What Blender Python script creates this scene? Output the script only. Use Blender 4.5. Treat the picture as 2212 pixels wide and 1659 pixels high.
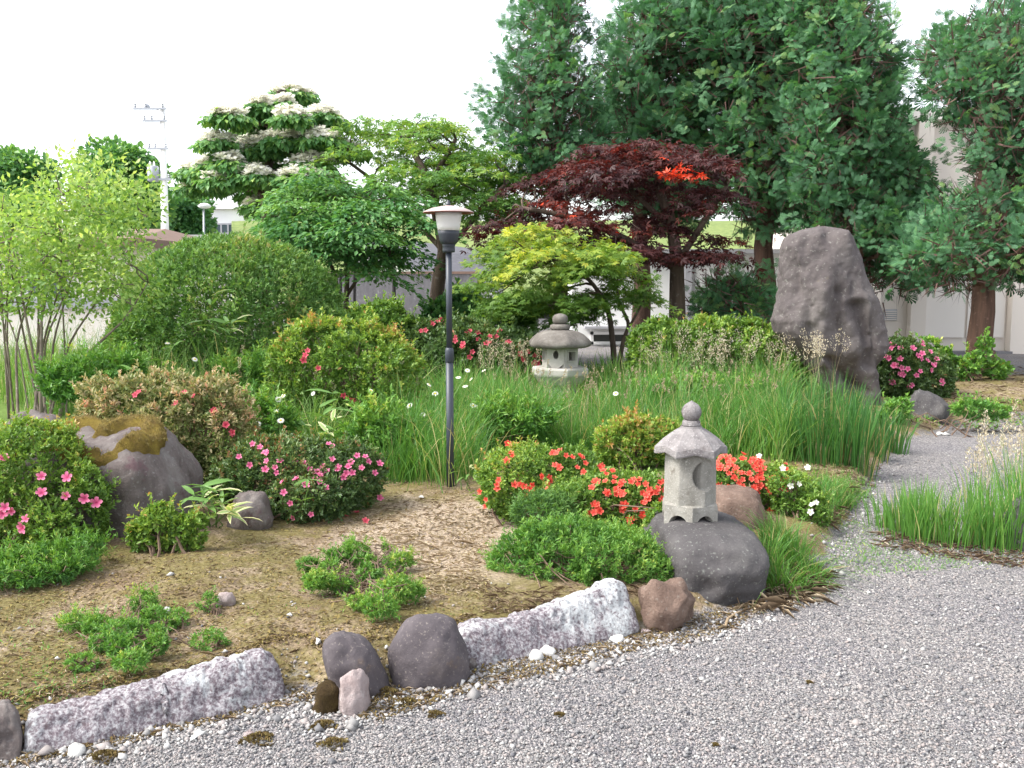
import bpy, bmesh, math
import numpy as np
from mathutils import Vector, Matrix

for o in list(bpy.data.objects):
    bpy.data.objects.remove(o)
SC = bpy.context.scene
COL = SC.collection
R = math.radians

# ------------------------------------------------------------------ camera
CAM_H = 1.55
F = 2080.0                    # focal length, in units of a 2212-wide picture
PITCH = math.atan((829.5 - 600.0) / F)
cam = bpy.data.cameras.new('camera')
cam.sensor_width = 36.0
cam.lens = 36.0 * F / 2212.0
cam.clip_start = 0.05
cam.clip_end = 3000
camo = bpy.data.objects.new('camera', cam)
camo.location = (0, 0, CAM_H)
camo.rotation_euler = (R(90) - PITCH, 0, 0)
COL.objects.link(camo)
SC.camera = camo

# ------------------------------------------------------------------ sky, sun, exposure
SUN_EL, SUN_AZ = R(50), R(-104)          # azimuth measured from +Y towards +X
W = bpy.data.worlds.new('World')
SC.world = W
W.use_nodes = True
wn, wl = W.node_tree.nodes, W.node_tree.links
wn.clear()
sky = wn.new('ShaderNodeTexSky')
sky.sky_type = 'NISHITA'
sky.sun_disc = False
sky.sun_elevation = SUN_EL
sky.sun_rotation = SUN_AZ
sky.air_density = 1.0
sky.dust_density = 2.5
sky.ozone_density = 1.0
hs = wn.new('ShaderNodeHueSaturation')
hs.inputs['Saturation'].default_value = 0.28      # thin overcast: a white sky
bg = wn.new('ShaderNodeBackground')
bg.inputs['Strength'].default_value = 0.15
wo = wn.new('ShaderNodeOutputWorld')
wl.new(sky.outputs[0], hs.inputs['Color'])
wl.new(hs.outputs[0], bg.inputs['Color'])
wl.new(bg.outputs[0], wo.inputs[0])

sun = bpy.data.lights.new('sun', 'SUN')
sun.energy = 1.5
sun.angle = R(24)
sun.color = (1.0, 0.95, 0.86)
suno = bpy.data.objects.new('sun', sun)
sdir = Vector((math.sin(SUN_AZ) * math.cos(SUN_EL), math.cos(SUN_AZ) * math.cos(SUN_EL), math.sin(SUN_EL)))
suno.rotation_euler = sdir.to_track_quat('Z', 'Y').to_euler()
suno.location = (-10, 10, 20)
COL.objects.link(suno)
SC.view_settings.view_transform = 'Standard'
SC.view_settings.look = 'None'
SC.view_settings.gamma = 1.0
SC.view_settings.exposure = 1.6
SC.view_settings.use_curve_mapping = False

# ------------------------------------------------------------------ small maths
rng = np.random.default_rng(11)
FWD = np.array([0, math.cos(PITCH), -math.sin(PITCH)])
UP = np.array([0, math.sin(PITCH), math.cos(PITCH)])
RT = np.array([1.0, 0, 0])
CAM = np.array([0, 0, CAM_H])


def raydir(px, py):
    px = np.asarray(px, float); py = np.asarray(py, float)
    return RT * ((px - 1106) / F)[..., None] + UP * ((829.5 - py) / F)[..., None] + FWD


def P(px, py, Y):
    d = raydir(px, py)
    t = np.asarray(Y, float) / d[..., 1]
    return CAM + d * t[..., None]


def G0(px, py, z=0.0):
    d = raydir(px, py)
    t = (z - CAM_H) / np.minimum(d[..., 2], -1e-4)
    return CAM + d * t[..., None]


def pxm(Y):
    return Y / F          # metres per picture unit at depth Y


def _hash(i, j, k, s):
    n = (i * 374761393 + j * 668265263 + k * 2147483647 + s * 974711) & 0xffffffff
    n = ((n ^ (n >> 13)) * 1274126177) & 0xffffffff
    n = ((n ^ (n >> 16)) * 2246822519) & 0xffffffff
    n = n ^ (n >> 13)
    return (n & 0xffff) / 65535.0


def vnoise(p, s=0):
    p = np.asarray(p, float)
    i = np.floor(p).astype(np.int64)
    f = p - i
    f = f * f * f * (f * (f * 6 - 15) + 10)
    r = 0
    for a in (0, 1):
        for b in (0, 1):
            for c in (0, 1):
                w = (f[..., 0] if a else 1 - f[..., 0]) * (f[..., 1] if b else 1 - f[..., 1]) * (f[..., 2] if c else 1 - f[..., 2])
                r = r + w * _hash(i[..., 0] + a, i[..., 1] + b, i[..., 2] + c, s)
    return r * 2 - 1


def fbm(p, octv=4, s=0, gain=0.5):
    p = np.asarray(p, float)
    a, r, f = 1.0, 0, 1.0
    for o in range(octv):
        r = r + a * vnoise(p * f + 17.3 * o, s + o)
        a *= gain
        f *= 2.03
    return r


def sstep(a, b, x):
    t = np.clip((x - a) / (b - a), 0, 1)
    return t * t * (3 - 2 * t)


def norm(v):
    return v / np.maximum(np.linalg.norm(v, axis=-1, keepdims=True), 1e-9)


def randdir(n):
    return norm(rng.normal(size=(n, 3)))


# edge between the planted bed and the gravel, walked along the ground
_b = [(-400, 1690), (0, 1640), (60, 1625), (300, 1570), (630, 1490), (720, 1530), (800, 1500), (1000, 1455), (1200, 1412),
      (1390, 1368), (1500, 1345), (1640, 1295), (1760, 1240), (1800, 1180), (1840, 1110), (1890, 1030), (1960, 955),
      (2060, 920), (2212, 895), (2500, 880)]
_bw = np.array([G0(a, b) for a, b in _b])
BX, BY = _bw[:, 0], _bw[:, 1]


def bedd(x, y):
    return y - np.interp(x, BX, BY)


def hgt(x, y):
    x = np.asarray(x, float); y = np.asarray(y, float)
    d = bedd(x, y)
    p = np.stack([x, y, np.zeros_like(x)], -1)
    near = 1 - sstep(14, 22, y)
    h = 0.10 * sstep(0.0, 0.30, d) * near
    h = h + 0.035 * fbm(p * 1.3, 3, 5) * sstep(0.0, 0.5, d) * near
    h = h + 0.012 * fbm(p * 0.9, 2, 9) * near
    return h


def G(px, py):
    z = np.zeros(np.shape(px))
    for _ in range(5):
        g = G0(px, py, z) if np.ndim(z) == 0 else CAM + raydir(px, py) * (((z - CAM_H) / np.minimum(raydir(px, py)[..., 2], -1e-4))[..., None])
        z = hgt(g[..., 0], g[..., 1])
    g[..., 2] = z
    return g


# ------------------------------------------------------------------ objects
def new_mesh(name, V, T, tone=None, smooth=False, extra=None):
    """V (n,3), T (m,3) or list of faces"""
    me = bpy.data.meshes.new(name)
    V = np.asarray(V, np.float32)
    if isinstance(T, np.ndarray) and T.ndim == 2:
        k = T.shape[1]
        me.vertices.add(len(V)); me.loops.add(T.size); me.polygons.add(len(T))
        me.vertices.foreach_set('co', V.ravel())
        me.loops.foreach_set('vertex_index', T.astype(np.int32).ravel())
        me.polygons.foreach_set('loop_start', (np.arange(len(T)) * k).astype(np.int32))
        me.polygons.foreach_set('loop_total', np.full(len(T), k, np.int32))
    else:
        me.from_pydata([tuple(map(float, v)) for v in V], [], [tuple(int(i) for i in f) for f in T])
    me.update(calc_edges=True)
    if smooth:
        me.polygons.foreach_set('use_smooth', np.ones(len(me.polygons), bool))
    if tone is not None:
        at = me.attributes.new('tone', 'FLOAT', 'POINT')
        at.data.foreach_set('value', np.asarray(tone, np.float32))
    for k_, v_ in (extra or {}).items():
        at = me.attributes.new(k_, 'FLOAT', 'POINT')
        at.data.foreach_set('value', np.asarray(v_, np.float32))
    return me


def link(name, me, m=None, parent=None):
    o = bpy.data.objects.new(name, me)
    COL.objects.link(o)
    if parent is not None:
        o.parent = parent
        o.matrix_parent_inverse = parent.matrix_world.inverted() if False else Matrix.Translation(-Vector(parent.location))
    if m is not None:
        if not me.materials:
            me.materials.append(m)
    return o


def thing(name, label, cat, loc=(0, 0, 0), group=None):
    o = bpy.data.objects.new(name, None)
    o.empty_display_size = 0.1
    o.location = tuple(float(a) for a in loc)
    COL.objects.link(o)
    return tag(o, label, cat, group)


def tag(o, label=None, cat=None, group=None, kind=None):
    if label: o['label'] = label
    if cat: o['category'] = cat
    if group: o['group'] = group
    if kind: o['kind'] = kind
    return o


class MB:
    """collects raw geometry for one mesh"""
    def __init__(self):
        self.v, self.f, self.t, self.n = [], [], [], 0

    def add(self, V, Fs, tone=0.5):
        V = np.asarray(V, float)
        self.v.append(V)
        self.f += [tuple(int(i) + self.n for i in f) for f in Fs]
        self.t.append(np.broadcast_to(np.asarray(tone, float), (len(V),)))
        self.n += len(V)

    def box(self, lo, hi, tone=0.5):
        x0, y0, z0 = lo; x1, y1, z1 = hi
        self.add([(x0, y0, z0), (x1, y0, z0), (x1, y1, z0), (x0, y1, z0), (x0, y0, z1), (x1, y0, z1), (x1, y1, z1), (x0, y1, z1)],
                 [(0, 3, 2, 1), (4, 5, 6, 7), (0, 1, 5, 4), (1, 2, 6, 5), (2, 3, 7, 6), (3, 0, 4, 7)], tone)

    def tube(self, pts, rad, n=6, tone=0.5, cap=True):
        pts = np.asarray(pts, float)
        rad = np.broadcast_to(np.asarray(rad, float), (len(pts),))
        k = len(pts)
        tg = np.gradient(pts, axis=0)
        tg = norm(tg)
        ref = np.array([1.0, 0.13, 0.07]) if abs(tg[0][0]) < 0.8 else np.array([0.1, 1.0, 0.05])
        a = norm(np.cross(tg, ref)); b = np.cross(tg, a)
        th = np.arange(n) * 2 * math.pi / n
        V = pts[:, None] + rad[:, None, None] * (np.cos(th)[None, :, None] * a[:, None] + np.sin(th)[None, :, None] * b[:, None])
        Fs = []
        for i in range(k - 1):
            for j in range(n):
                j2 = (j + 1) % n
                Fs.append((i * n + j, i * n + j2, (i + 1) * n + j2, (i + 1) * n + j))
        if cap:
            Fs.append(tuple(range(n - 1, -1, -1)))
            Fs.append(tuple((k - 1) * n + j for j in range(n)))
        self.add(V.reshape(-1, 3), Fs, tone)

    def lathe(self, prof, n=24, c=(0, 0, 0), rot=0.0, tone=0.5):
        """prof: list of (r, z)"""
        th = np.arange(n) * 2 * math.pi / n + rot
        prof = np.asarray(prof, float)
        V = np.stack([prof[:, 0][:, None] * np.cos(th) + c[0], prof[:, 0][:, None] * np.sin(th) + c[1],
                      np.repeat(prof[:, 1][:, None], n, 1) + c[2]], -1)
        k = len(prof)
        Fs = []
        for i in range(k - 1):
            for j in range(n):
                j2 = (j + 1) % n
                Fs.append((i * n + j, i * n + j2, (i + 1) * n + j2, (i + 1) * n + j))
        Fs.append(tuple(range(n - 1, -1, -1)))
        Fs.append(tuple((k - 1) * n + j for j in range(n)))
        self.add(V.reshape(-1, 3), Fs, tone)

    def build(self, name, m=None, parent=None, smooth=False, bevel=0.0):
        me = new_mesh(name, np.concatenate(self.v), self.f, np.concatenate(self.t), smooth)
        o = link(name, me, m, parent)
        if bevel:
            b = o.modifiers.new('bevel', 'BEVEL'); b.width = bevel; b.segments = 2; b.limit_method = 'ANGLE'
        return o


# ------------------------------------------------------------------ materials
def mk(name):
    m = bpy.data.materials.new(name)
    m.use_nodes = True
    n, l = m.node_tree.nodes, m.node_tree.links
    n.clear()
    out = n.new('ShaderNodeOutputMaterial')
    return m, n, l, out


def ramp(n, stops, interp='LINEAR'):
    r = n.new('ShaderNodeValToRGB')
    r.color_ramp.interpolation = interp
    e = r.color_ramp.elements
    while len(e) < len(stops):
        e.new(0.5)
    for i, (p, c) in enumerate(stops):
        e[i].position = p
        e[i].color = (*c, 1)
    return r


def leafmat(name, stops, transl=0.35, rough=0.55, tint=(1.2, 1.15, 0.55), spec=0.4):
    m, n, l, out = mk(name)
    at = n.new('ShaderNodeAttribute'); at.attribute_name = 'tone'
    rp = ramp(n, stops)
    l.new(at.outputs['Fac'], rp.inputs[0])
    pb = n.new('ShaderNodeBsdfPrincipled')
    pb.inputs['Roughness'].default_value = rough
    pb.inputs['Specular IOR Level'].default_value = spec
    l.new(rp.outputs[0], pb.inputs['Base Color'])
    if transl > 0:
        tr = n.new('ShaderNodeBsdfTranslucent')
        mx = n.new('ShaderNodeMix'); mx.data_type = 'RGBA'; mx.blend_type = 'MULTIPLY'
        mx.inputs['Factor'].default_value = 1
        l.new(rp.outputs[0], mx.inputs['A'])
        mx.inputs['B'].default_value = (*tint, 1)
        l.new(mx.outputs['Result'], tr.inputs['Color'])
        ms = n.new('ShaderNodeMixShader'); ms.inputs[0].default_value = transl
        l.new(pb.outputs[0], ms.inputs[1]); l.new(tr.outputs[0], ms.inputs[2])
        l.new(ms.outputs[0], out.inputs[0])
    else:
        l.new(pb.outputs[0], out.inputs[0])
    return m


def plain(name, col, rough=0.6, spec=0.3, metal=0.0, var=0.12, scale=6.0, bump=0.0, streak=False):
    m, n, l, out = mk(name)
    tc = n.new('ShaderNodeTexCoord')
    mp = n.new('ShaderNodeMapping')
    mp.inputs['Scale'].default_value = (1, 1, 0.15) if streak else (1, 1, 1)
    l.new(tc.outputs['Object'], mp.inputs[0])
    nz = n.new('ShaderNodeTexNoise'); nz.inputs['Scale'].default_value = scale; nz.inputs['Detail'].default_value = 8
    l.new(mp.outputs[0], nz.inputs['Vector'])
    rp = ramp(n, [(0.25, tuple(c * (1 - var) for c in col)), (0.75, tuple(min(1, c * (1 + var)) for c in col))])
    l.new(nz.outputs['Fac'], rp.inputs[0])
    pb = n.new('ShaderNodeBsdfPrincipled')
    pb.inputs['Roughness'].default_value = rough
    pb.inputs['Specular IOR Level'].default_value = spec
    pb.inputs['Metallic'].default_value = metal
    l.new(rp.outputs[0], pb.inputs['Base Color'])
    if bump:
        bp = n.new('ShaderNodeBump'); bp.inputs['Strength'].default_value = bump; bp.inputs['Distance'].default_value = 0.01
        n2 = n.new('ShaderNodeTexNoise'); n2.inputs['Scale'].default_value = scale * 8; n2.inputs['Detail'].default_value = 4
        l.new(tc.outputs['Object'], n2.inputs['Vector'])
        l.new(n2.outputs['Fac'], bp.inputs['Height']); l.new(bp.outputs[0], pb.inputs['Normal'])
    l.new(pb.outputs[0], out.inputs[0])
    return m


def rockmat(name, stops, scale=3.0, speck=(0.5, 0.48, 0.46), speck_amt=0.35, speck_scale=40, bump=0.5, vstretch=1.0, patch=None, patch_thr=0.55, patch_scale=4.0, rough=0.85):
    m, n, l, out = mk(name)
    tc = n.new('ShaderNodeTexCoord')
    mp = n.new('ShaderNodeMapping'); mp.inputs['Scale'].default_value = (1, 1, vstretch)
    l.new(tc.outputs['Object'], mp.inputs[0])
    nz = n.new('ShaderNodeTexNoise'); nz.inputs['Scale'].default_value = scale; nz.inputs['Detail'].default_value = 12; nz.inputs['Roughness'].default_value = 0.68
    l.new(mp.outputs[0], nz.inputs['Vector'])
    rp = ramp(n, stops)
    l.new(nz.outputs['Fac'], rp.inputs[0])
    col = rp.outputs[0]
    if patch:
        n3 = n.new('ShaderNodeTexNoise'); n3.inputs['Scale'].default_value = patch_scale; n3.inputs['Detail'].default_value = 10; n3.inputs['Roughness'].default_value = 0.65
        l.new(tc.outputs['Object'], n3.inputs['Vector'])
        r3 = ramp(n, [(patch_thr, (0, 0, 0)), (patch_thr + 0.06, (1, 1, 1))])
        l.new(n3.outputs['Fac'], r3.inputs[0])
        mx = n.new('ShaderNodeMix'); mx.data_type = 'RGBA'
        l.new(r3.outputs[0], mx.inputs['Factor']); l.new(col, mx.inputs['A']); mx.inputs['B'].default_value = (*patch, 1)
        col = mx.outputs['Result']
    # mineral and lichen specks
    n2 = n.new('ShaderNodeTexNoise'); n2.inputs['Scale'].default_value = speck_scale; n2.inputs['Detail'].default_value = 3
    l.new(tc.outputs['Object'], n2.inputs['Vector'])
    r2 = ramp(n, [(0.60, (0, 0, 0)), (0.72, (speck_amt,) * 3)])
    l.new(n2.outputs['Fac'], r2.inputs[0])
    mx2 = n.new('ShaderNodeMix'); mx2.data_type = 'RGBA'
    l.new(r2.outputs[0], mx2.inputs['Factor']); l.new(col, mx2.inputs['A']); mx2.inputs['B'].default_value = (*speck, 1)
    pb = n.new('ShaderNodeBsdfPrincipled')
    pb.inputs['Roughness'].default_value = rough
    pb.inputs['Specular IOR Level'].default_value = 0.25
    l.new(mx2.outputs['Result'], pb.inputs['Base Color'])
    bp = n.new('ShaderNodeBump'); bp.inputs['Strength'].default_value = bump; bp.inputs['Distance'].default_value = 0.02
    n4 = n.new('ShaderNodeTexNoise'); n4.inputs['Scale'].default_value = scale * 9; n4.inputs['Detail'].default_value = 8; n4.inputs['Roughness'].default_value = 0.7
    l.new(tc.outputs['Object'], n4.inputs['Vector'])
    l.new(n4.outputs['Fac'], bp.inputs['Height']); l.new(bp.outputs[0], pb.inputs['Normal'])
    l.new(pb.outputs[0], out.inputs[0])
    return m


M = {}
M['cypress'] = leafmat('cypress_leaf', [(0.0, (0.0525, 0.1317, 0.06885)), (0.45, (0.09069, 0.2294, 0.1094)), (0.8, (0.1336, 0.3026, 0.1336)), (1.0, (0.2292, 0.3709, 0.1296))], 0.34, 0.6, (1.0, 1.2, 0.6))
M['dead_twig'] = leafmat('dead_twig', [(0, (0.08, 0.045, 0.038)), (1, (0.17, 0.10, 0.085))], 0.1, 0.9, (1, 1, 1))
M['maple_green'] = leafmat('maple_green_leaf', [(0, (0.06264, 0.1601, 0.04176)), (0.5, (0.1183, 0.2645, 0.05568)), (0.85, (0.2366, 0.3758, 0.06264)), (1, (0.3758, 0.4733, 0.08352))], 0.42)
M['broad_green'] = leafmat('broad_green_leaf', [(0, (0.05278, 0.1583, 0.06032)), (0.5, (0.09802, 0.2564, 0.08294)), (1, (0.2111, 0.3921, 0.1056))], 0.38, 0.45)
M['maple_yellow'] = leafmat('maple_yellow_leaf', [(0, (0.085, 0.18, 0.035)), (0.45, (0.15, 0.27, 0.045)), (0.75, (0.32, 0.42, 0.06)), (1, (0.62, 0.60, 0.09))], 0.45)
M['maple_red'] = leafmat('maple_red_leaf', [(0, (0.03974, 0.01452, 0.01763)), (0.5, (0.08446, 0.02722, 0.02644)), (0.8, (0.149, 0.03266, 0.02203)), (.93, (0.2583, 0.03629, 0.01836)), (1.0, (0.7452, 0.07711, 0.02203))], 0.35, 0.5, (1.4, 0.7, 0.6))
M['dogwood'] = leafmat('dogwood_leaf', [(0, (0.07594, 0.2025, 0.07594)), (0.6, (0.1688, 0.3544, 0.1181)), (1, (0.405, 0.6075, 0.1688))], 0.40, 0.45)
M['bract'] = leafmat('dogwood_bract', [(0, (0.78, 0.76, 0.66)), (1, (0.9, 0.88, 0.82))], 0.4, 0.6, (1, 1, 0.95))
M['spring_leaf'] = leafmat('spring_leaf', [(0, (0.15, 0.29, 0.07)), (0.5, (0.28, 0.45, 0.12)), (1, (0.48, 0.60, 0.22))], 0.45, 0.5)
M['yew'] = leafmat('yew_leaf', [(0, (0.0696, 0.1624, 0.0522)), (0.5, (0.1392, 0.2842, 0.0754)), (0.85, (0.232, 0.3828, 0.0928)), (1, (0.4176, 0.3944, 0.1624))], 0.3, 0.55)
M['azalea'] = leafmat('azalea_leaf', [(0, (0.0696, 0.1624, 0.0348)), (0.5, (0.1566, 0.29, 0.0522)), (0.8, (0.2784, 0.4176, 0.0696)), (0.94, (0.4176, 0.4872, 0.1044)), (1, (0.4872, 0.2784, 0.1044))], 0.33, 0.4)
M['azalea_dark'] = leafmat('azalea_dark_leaf', [(0, (0.04524, 0.09802, 0.03318)), (0.6, (0.09802, 0.1734, 0.05278)), (0.9, (0.181, 0.2564, 0.0754)), (1, (0.3318, 0.1508, 0.0754))], 0.25, 0.4)
M['azalea_bronze'] = leafmat('azalea_bronze_leaf', [(0, (0.075, 0.135, 0.04)), (0.38, (0.17, 0.235, 0.07)), (0.62, (0.33, 0.34, 0.14)), (0.85, (0.56, 0.47, 0.29)), (1, (0.60, 0.31, 0.20))], 0.3, 0.5, (1.2, 1.05, 0.7))
M['fresh'] = leafmat('fresh_green_leaf', [(0, (0.058, 0.174, 0.0406)), (0.5, (0.1334, 0.3074, 0.058)), (0.9, (0.2552, 0.4408, 0.0812)), (1, (0.464, 0.522, 0.116))], 0.33, 0.45)
M['grass'] = leafmat('grass_blade', [(0, (0.055, 0.17, 0.035)), (0.5, (0.115, 0.28, 0.055)), (0.85, (0.20, 0.36, 0.085)), (1, (0.46, 0.42, 0.20))], 0.4, 0.45)
M['iris'] = leafmat('iris_blade', [(0, (0.0351, 0.1248, 0.0351)), (0.5, (0.0702, 0.195, 0.0468)), (0.95, (0.1326, 0.2652, 0.0702)), (1, (0.312, 0.2808, 0.1248))], 0.4, 0.4)
M['meadow'] = leafmat('meadow_blade', [(0, (0.08, 0.19, 0.05)), (0.5, (0.19, 0.34, 0.09)), (0.85, (0.30, 0.43, 0.16)), (1, (0.58, 0.52, 0.30))], 0.4, 0.5)
M['seed'] = leafmat('seed_head', [(0, (0.34, 0.27, 0.17)), (0.6, (0.55, 0.47, 0.33)), (1, (0.74, 0.68, 0.54))], 0.35, 0.8, (1, 1, 0.9))
M['straw'] = leafmat('dry_straw', [(0, (0.15, 0.09375, 0.0625)), (0.5, (0.3375, 0.25, 0.1562)), (1, (0.65, 0.55, 0.4))], 0.1, 0.8, (1, 1, 1))
M['moss_bit'] = leafmat('moss_bit', [(0, (0.09, 0.0624, 0.024)), (0.6, (0.18, 0.126, 0.042)), (1, (0.264, 0.216, 0.072))], 0.1, 0.9, (1, 1, 1))
M['sasa'] = leafmat('bamboo_leaf', [(0, (0.08, 0.20, 0.05)), (0.7, (0.20, 0.36, 0.09)), (0.85, (0.34, 0.45, 0.16)), (1, (0.74, 0.66, 0.46))], 0.35, 0.4)
M['pink'] = leafmat('pink_petal', [(0, (0.55, 0.03, 0.16)), (0.5, (0.86, 0.15, 0.34)), (1, (0.90, 0.33, 0.50))], 0.4, 0.6, (1, 0.8, 0.8))
M['rose'] = leafmat('rose_petal', [(0, (0.40, 0.02, 0.05)), (0.5, (0.68, 0.06, 0.12)), (1, (0.82, 0.20, 0.24))], 0.4, 0.6, (1, 0.8, 0.8))
M['coral'] = leafmat('coral_petal', [(0, (0.60, 0.015, 0.02)), (0.5, (0.90, 0.085, 0.055)), (1, (0.95, 0.23, 0.16))], 0.4, 0.6, (1, 0.7, 0.6))
M['white_petal'] = leafmat('white_petal', [(0, (0.75, 0.75, 0.55)), (1, (0.88, 0.87, 0.82))], 0.3, 0.6, (1, 1, 1))
M['daisy_disc'] = plain('daisy_disc', (0.75, 0.50, 0.05), 0.8)
M['stem_green'] = plain('stem_green', (0.12, 0.22, 0.06), 0.6)
M['bark'] = rockmat('bark', [(0.3, (0.055, 0.040, 0.032)), (0.7, (0.17, 0.125, 0.095))], 10, (0.28, 0.27, 0.24), 0.5, 14, 0.9, 0.12)
M['bark_red'] = rockmat('cypress_bark', [(0.3, (0.055, 0.034, 0.028)), (0.7, (0.20, 0.115, 0.085))], 12, (0.30, 0.20, 0.16), 0.4, 16, 1.0, 0.08)
M['bark_grey'] = rockmat('stem_bark', [(0.3, (0.12, 0.09, 0.075)), (0.7, (0.30, 0.25, 0.21))], 14, (0.45, 0.43, 0.40), 0.4, 20, 0.5, 0.2)
M['twig'] = plain('twig', (0.16, 0.11, 0.08), 0.9)
M['granite'] = rockmat('granite', [(0.30, (0.16, 0.150, 0.130)), (0.45, (0.25, 0.238, 0.212)), (0.68, (0.35, 0.336, 0.305))], 9, (0.50, 0.485, 0.45), 0.85, 130, 0.5, .6, (0.17, 0.15, 0.125), .60, 5)
M['granite_roof'] = rockmat('granite_roof', [(0.32, (0.15, 0.135, 0.138)), (0.5, (0.25, 0.232, 0.232)), (0.70, (0.36, 0.34, 0.335))], 14, (0.50, 0.48, 0.47), 0.85, 110, 0.6, 1.0, (0.145, 0.125, 0.12), .58, 6)
M['granite_weathered'] = rockmat('weathered_granite', [(0.3, (0.0888, 0.0777, 0.0703)), (0.5, (0.1554, 0.1406, 0.1258)), (0.75, (0.2516, 0.2368, 0.2146))], 6, (0.296, 0.2886, 0.259), 0.4, 60, 0.5)
M['granite_pale'] = rockmat('pale_granite', [(0.3, (0.3108, 0.296, 0.2664)), (0.7, (0.4588, 0.444, 0.407))], 6, (0.5476, 0.5328, 0.4884), 0.4, 90, 0.3)
M['boulder'] = rockmat('boulder_stone', [(0.3, (0.05639, 0.04836, 0.04961)), (0.5, (0.1015, 0.08703, 0.08644)), (0.72, (0.1616, 0.1451, 0.1392))], 2.2, (0.2706, 0.266, 0.2406), 0.55, 30, 0.55, 0.5, (0.1578, 0.133, 0.07894), 0.64, 1.6)
M['moss_boulder'] = rockmat('mossy_boulder_stone', [(0.3, (0.07157, 0.0578, 0.05506)), (0.5, (0.1321, 0.1101, 0.1046)), (0.7, (0.2038, 0.1872, 0.1762))], 6, (0.2753, 0.2642, 0.2532), 0.5, 50, 0.5, 0.16, (0.1211, 0.07708, 0.08258), 0.58, 5)
M['dark_rock'] = rockmat('dark_rock', [(0.3, (0.05083, 0.0469, 0.04893)), (0.55, (0.08714, 0.08137, 0.08318)), (0.75, (0.1392, 0.1324, 0.1272))], 3, (0.3631, 0.3861, 0.3425), 0.35, 75, 0.5, 1.0, (0.1936, 0.2, 0.1835), .66, 9)
M['dark_cobble'] = rockmat('dark_cobble', [(0.3, (0.0588, 0.05068, 0.05704)), (0.55, (0.09996, 0.08652, 0.09312)), (0.75, (0.147, 0.1236, 0.1187))], 5, (0.2822, 0.2472, 0.2212), 0.5, 95, 0.35, 1.0, (0.1411, 0.1051, 0.0873), .60, 6)


def slabmat(name, white_thr, pt_scale):
    m, n, l, out = mk(name)
    tc = n.new('ShaderNodeTexCoord')

    def nz(sc, d, r=.65):
        z = n.new('ShaderNodeTexNoise'); z.inputs['Scale'].default_value = sc; z.inputs['Detail'].default_value = d; z.inputs['Roughness'].default_value = r
        l.new(tc.outputs['Object'], z.inputs['Vector']); return z.outputs['Fac']

    def mx(f, a, b):
        x = n.new('ShaderNodeMix'); x.data_type = 'RGBA'
        l.new(f, x.inputs['Factor'])
        for k, v in (('A', a), ('B', b)):
            if isinstance(v, tuple): x.inputs[k].default_value = (*v, 1)
            else: l.new(v, x.inputs[k])
        return x.outputs['Result']
    grain = nz(75, 5, .7)
    big = nz(pt_scale, 8, .7)
    base = ramp(n, [(.36, (.10, .078, .090)), (.47, (.21, .18, .20)), (.55, (.33, .315, .33)), (.66, (.48, .475, .49))])
    l.new(grain, base.inputs[0])
    lime = ramp(n, [(.34, (.20, .18, .19)), (.46, (.42, .43, .44)), (.6, (.56, .58, .59))])
    l.new(grain, lime.inputs[0])
    f = ramp(n, [(white_thr, (0, 0, 0)), (white_thr + .07, (1, 1, 1))]); l.new(big, f.inputs[0])
    c = mx(f.outputs[0], base.outputs[0], lime.outputs[0])
    pits = ramp(n, [(.60, (0, 0, 0)), (.68, (.8, .8, .8))]); l.new(nz(48, 2), pits.inputs[0])
    c = mx(pits.outputs[0], c, (.13, .095, .105))
    pb = n.new('ShaderNodeBsdfPrincipled'); pb.inputs['Roughness'].default_value = .92; pb.inputs['Specular IOR Level'].default_value = .2
    l.new(c, pb.inputs['Base Color'])
    bp = n.new('ShaderNodeBump'); bp.inputs['Strength'].default_value = .8; bp.inputs['Distance'].default_value = .012
    l.new(grain, bp.inputs['Height']); l.new(bp.outputs[0], pb.inputs['Normal'])
    l.new(pb.outputs[0], out.inputs[0])
    return m


M['rough_slab'] = slabmat('rough_slab', .52, 5.0)
M['pale_slab'] = slabmat('pale_slab', .46, 4.0)
M['pinkish_stone'] = rockmat('pinkish_stone', [(0.3, (0.2516, 0.1924, 0.185)), (0.7, (0.444, 0.3774, 0.37))], 8, (0.5328, 0.4958, 0.481), 0.5, 40, 0.6)
M['brown_stone'] = rockmat('brown_stone', [(0.3, (0.111, 0.0703, 0.0555)), (0.7, (0.2812, 0.1998, 0.1591))], 9, (0.3552, 0.3108, 0.2664), 0.5, 50, 0.8)
M['white_stone'] = plain('white_stone', (0.5328, 0.5254, 0.5032), 0.7, 0.3, 0, 0.12, 12, 0.3)
M['moss'] = rockmat('moss', [(0.3, (0.0935, 0.0612, 0.017)), (0.55, (0.1955, 0.1394, 0.0255)), (0.75, (0.3145, 0.238, 0.0442))], 14, (0.238, 0.119, 0.051), 0.5, 60, 1.0)
M['moss_dark'] = rockmat('dark_moss', [(0.3, (0.045, 0.026, 0.010)), (0.55, (0.085, 0.055, 0.018)), (0.75, (0.13, 0.095, 0.03))], 20, (0.10, 0.06, 0.03), 0.5, 60, 1.0)
M['lamp_metal'] = plain('lamp_metal', (0.028, 0.0344, 0.0464), 0.45, 0.5, 0.0, 0.2, 9)
M['lamp_pole'] = plain('lamp_pole', (0.035, 0.0434, 0.0595), 0.45, 0.5, 0.0, 0.15, 5)
M['lamp_hat'] = plain('lamp_hat', (0.4292, 0.3256, 0.3108), 0.5, 0.4, 0, 0.08, 8)
M['lamp_hat_under'] = plain('lamp_hat_under', (0.30, 0.085, 0.06), 0.6)
M['lamp_glass'] = leafmat('lamp_diffuser', [(0, (0.88, 0.88, 0.87)), (1, (0.9, 0.9, 0.89))], 0.35, 0.25, (1, 1, 1), 0.5)
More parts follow.
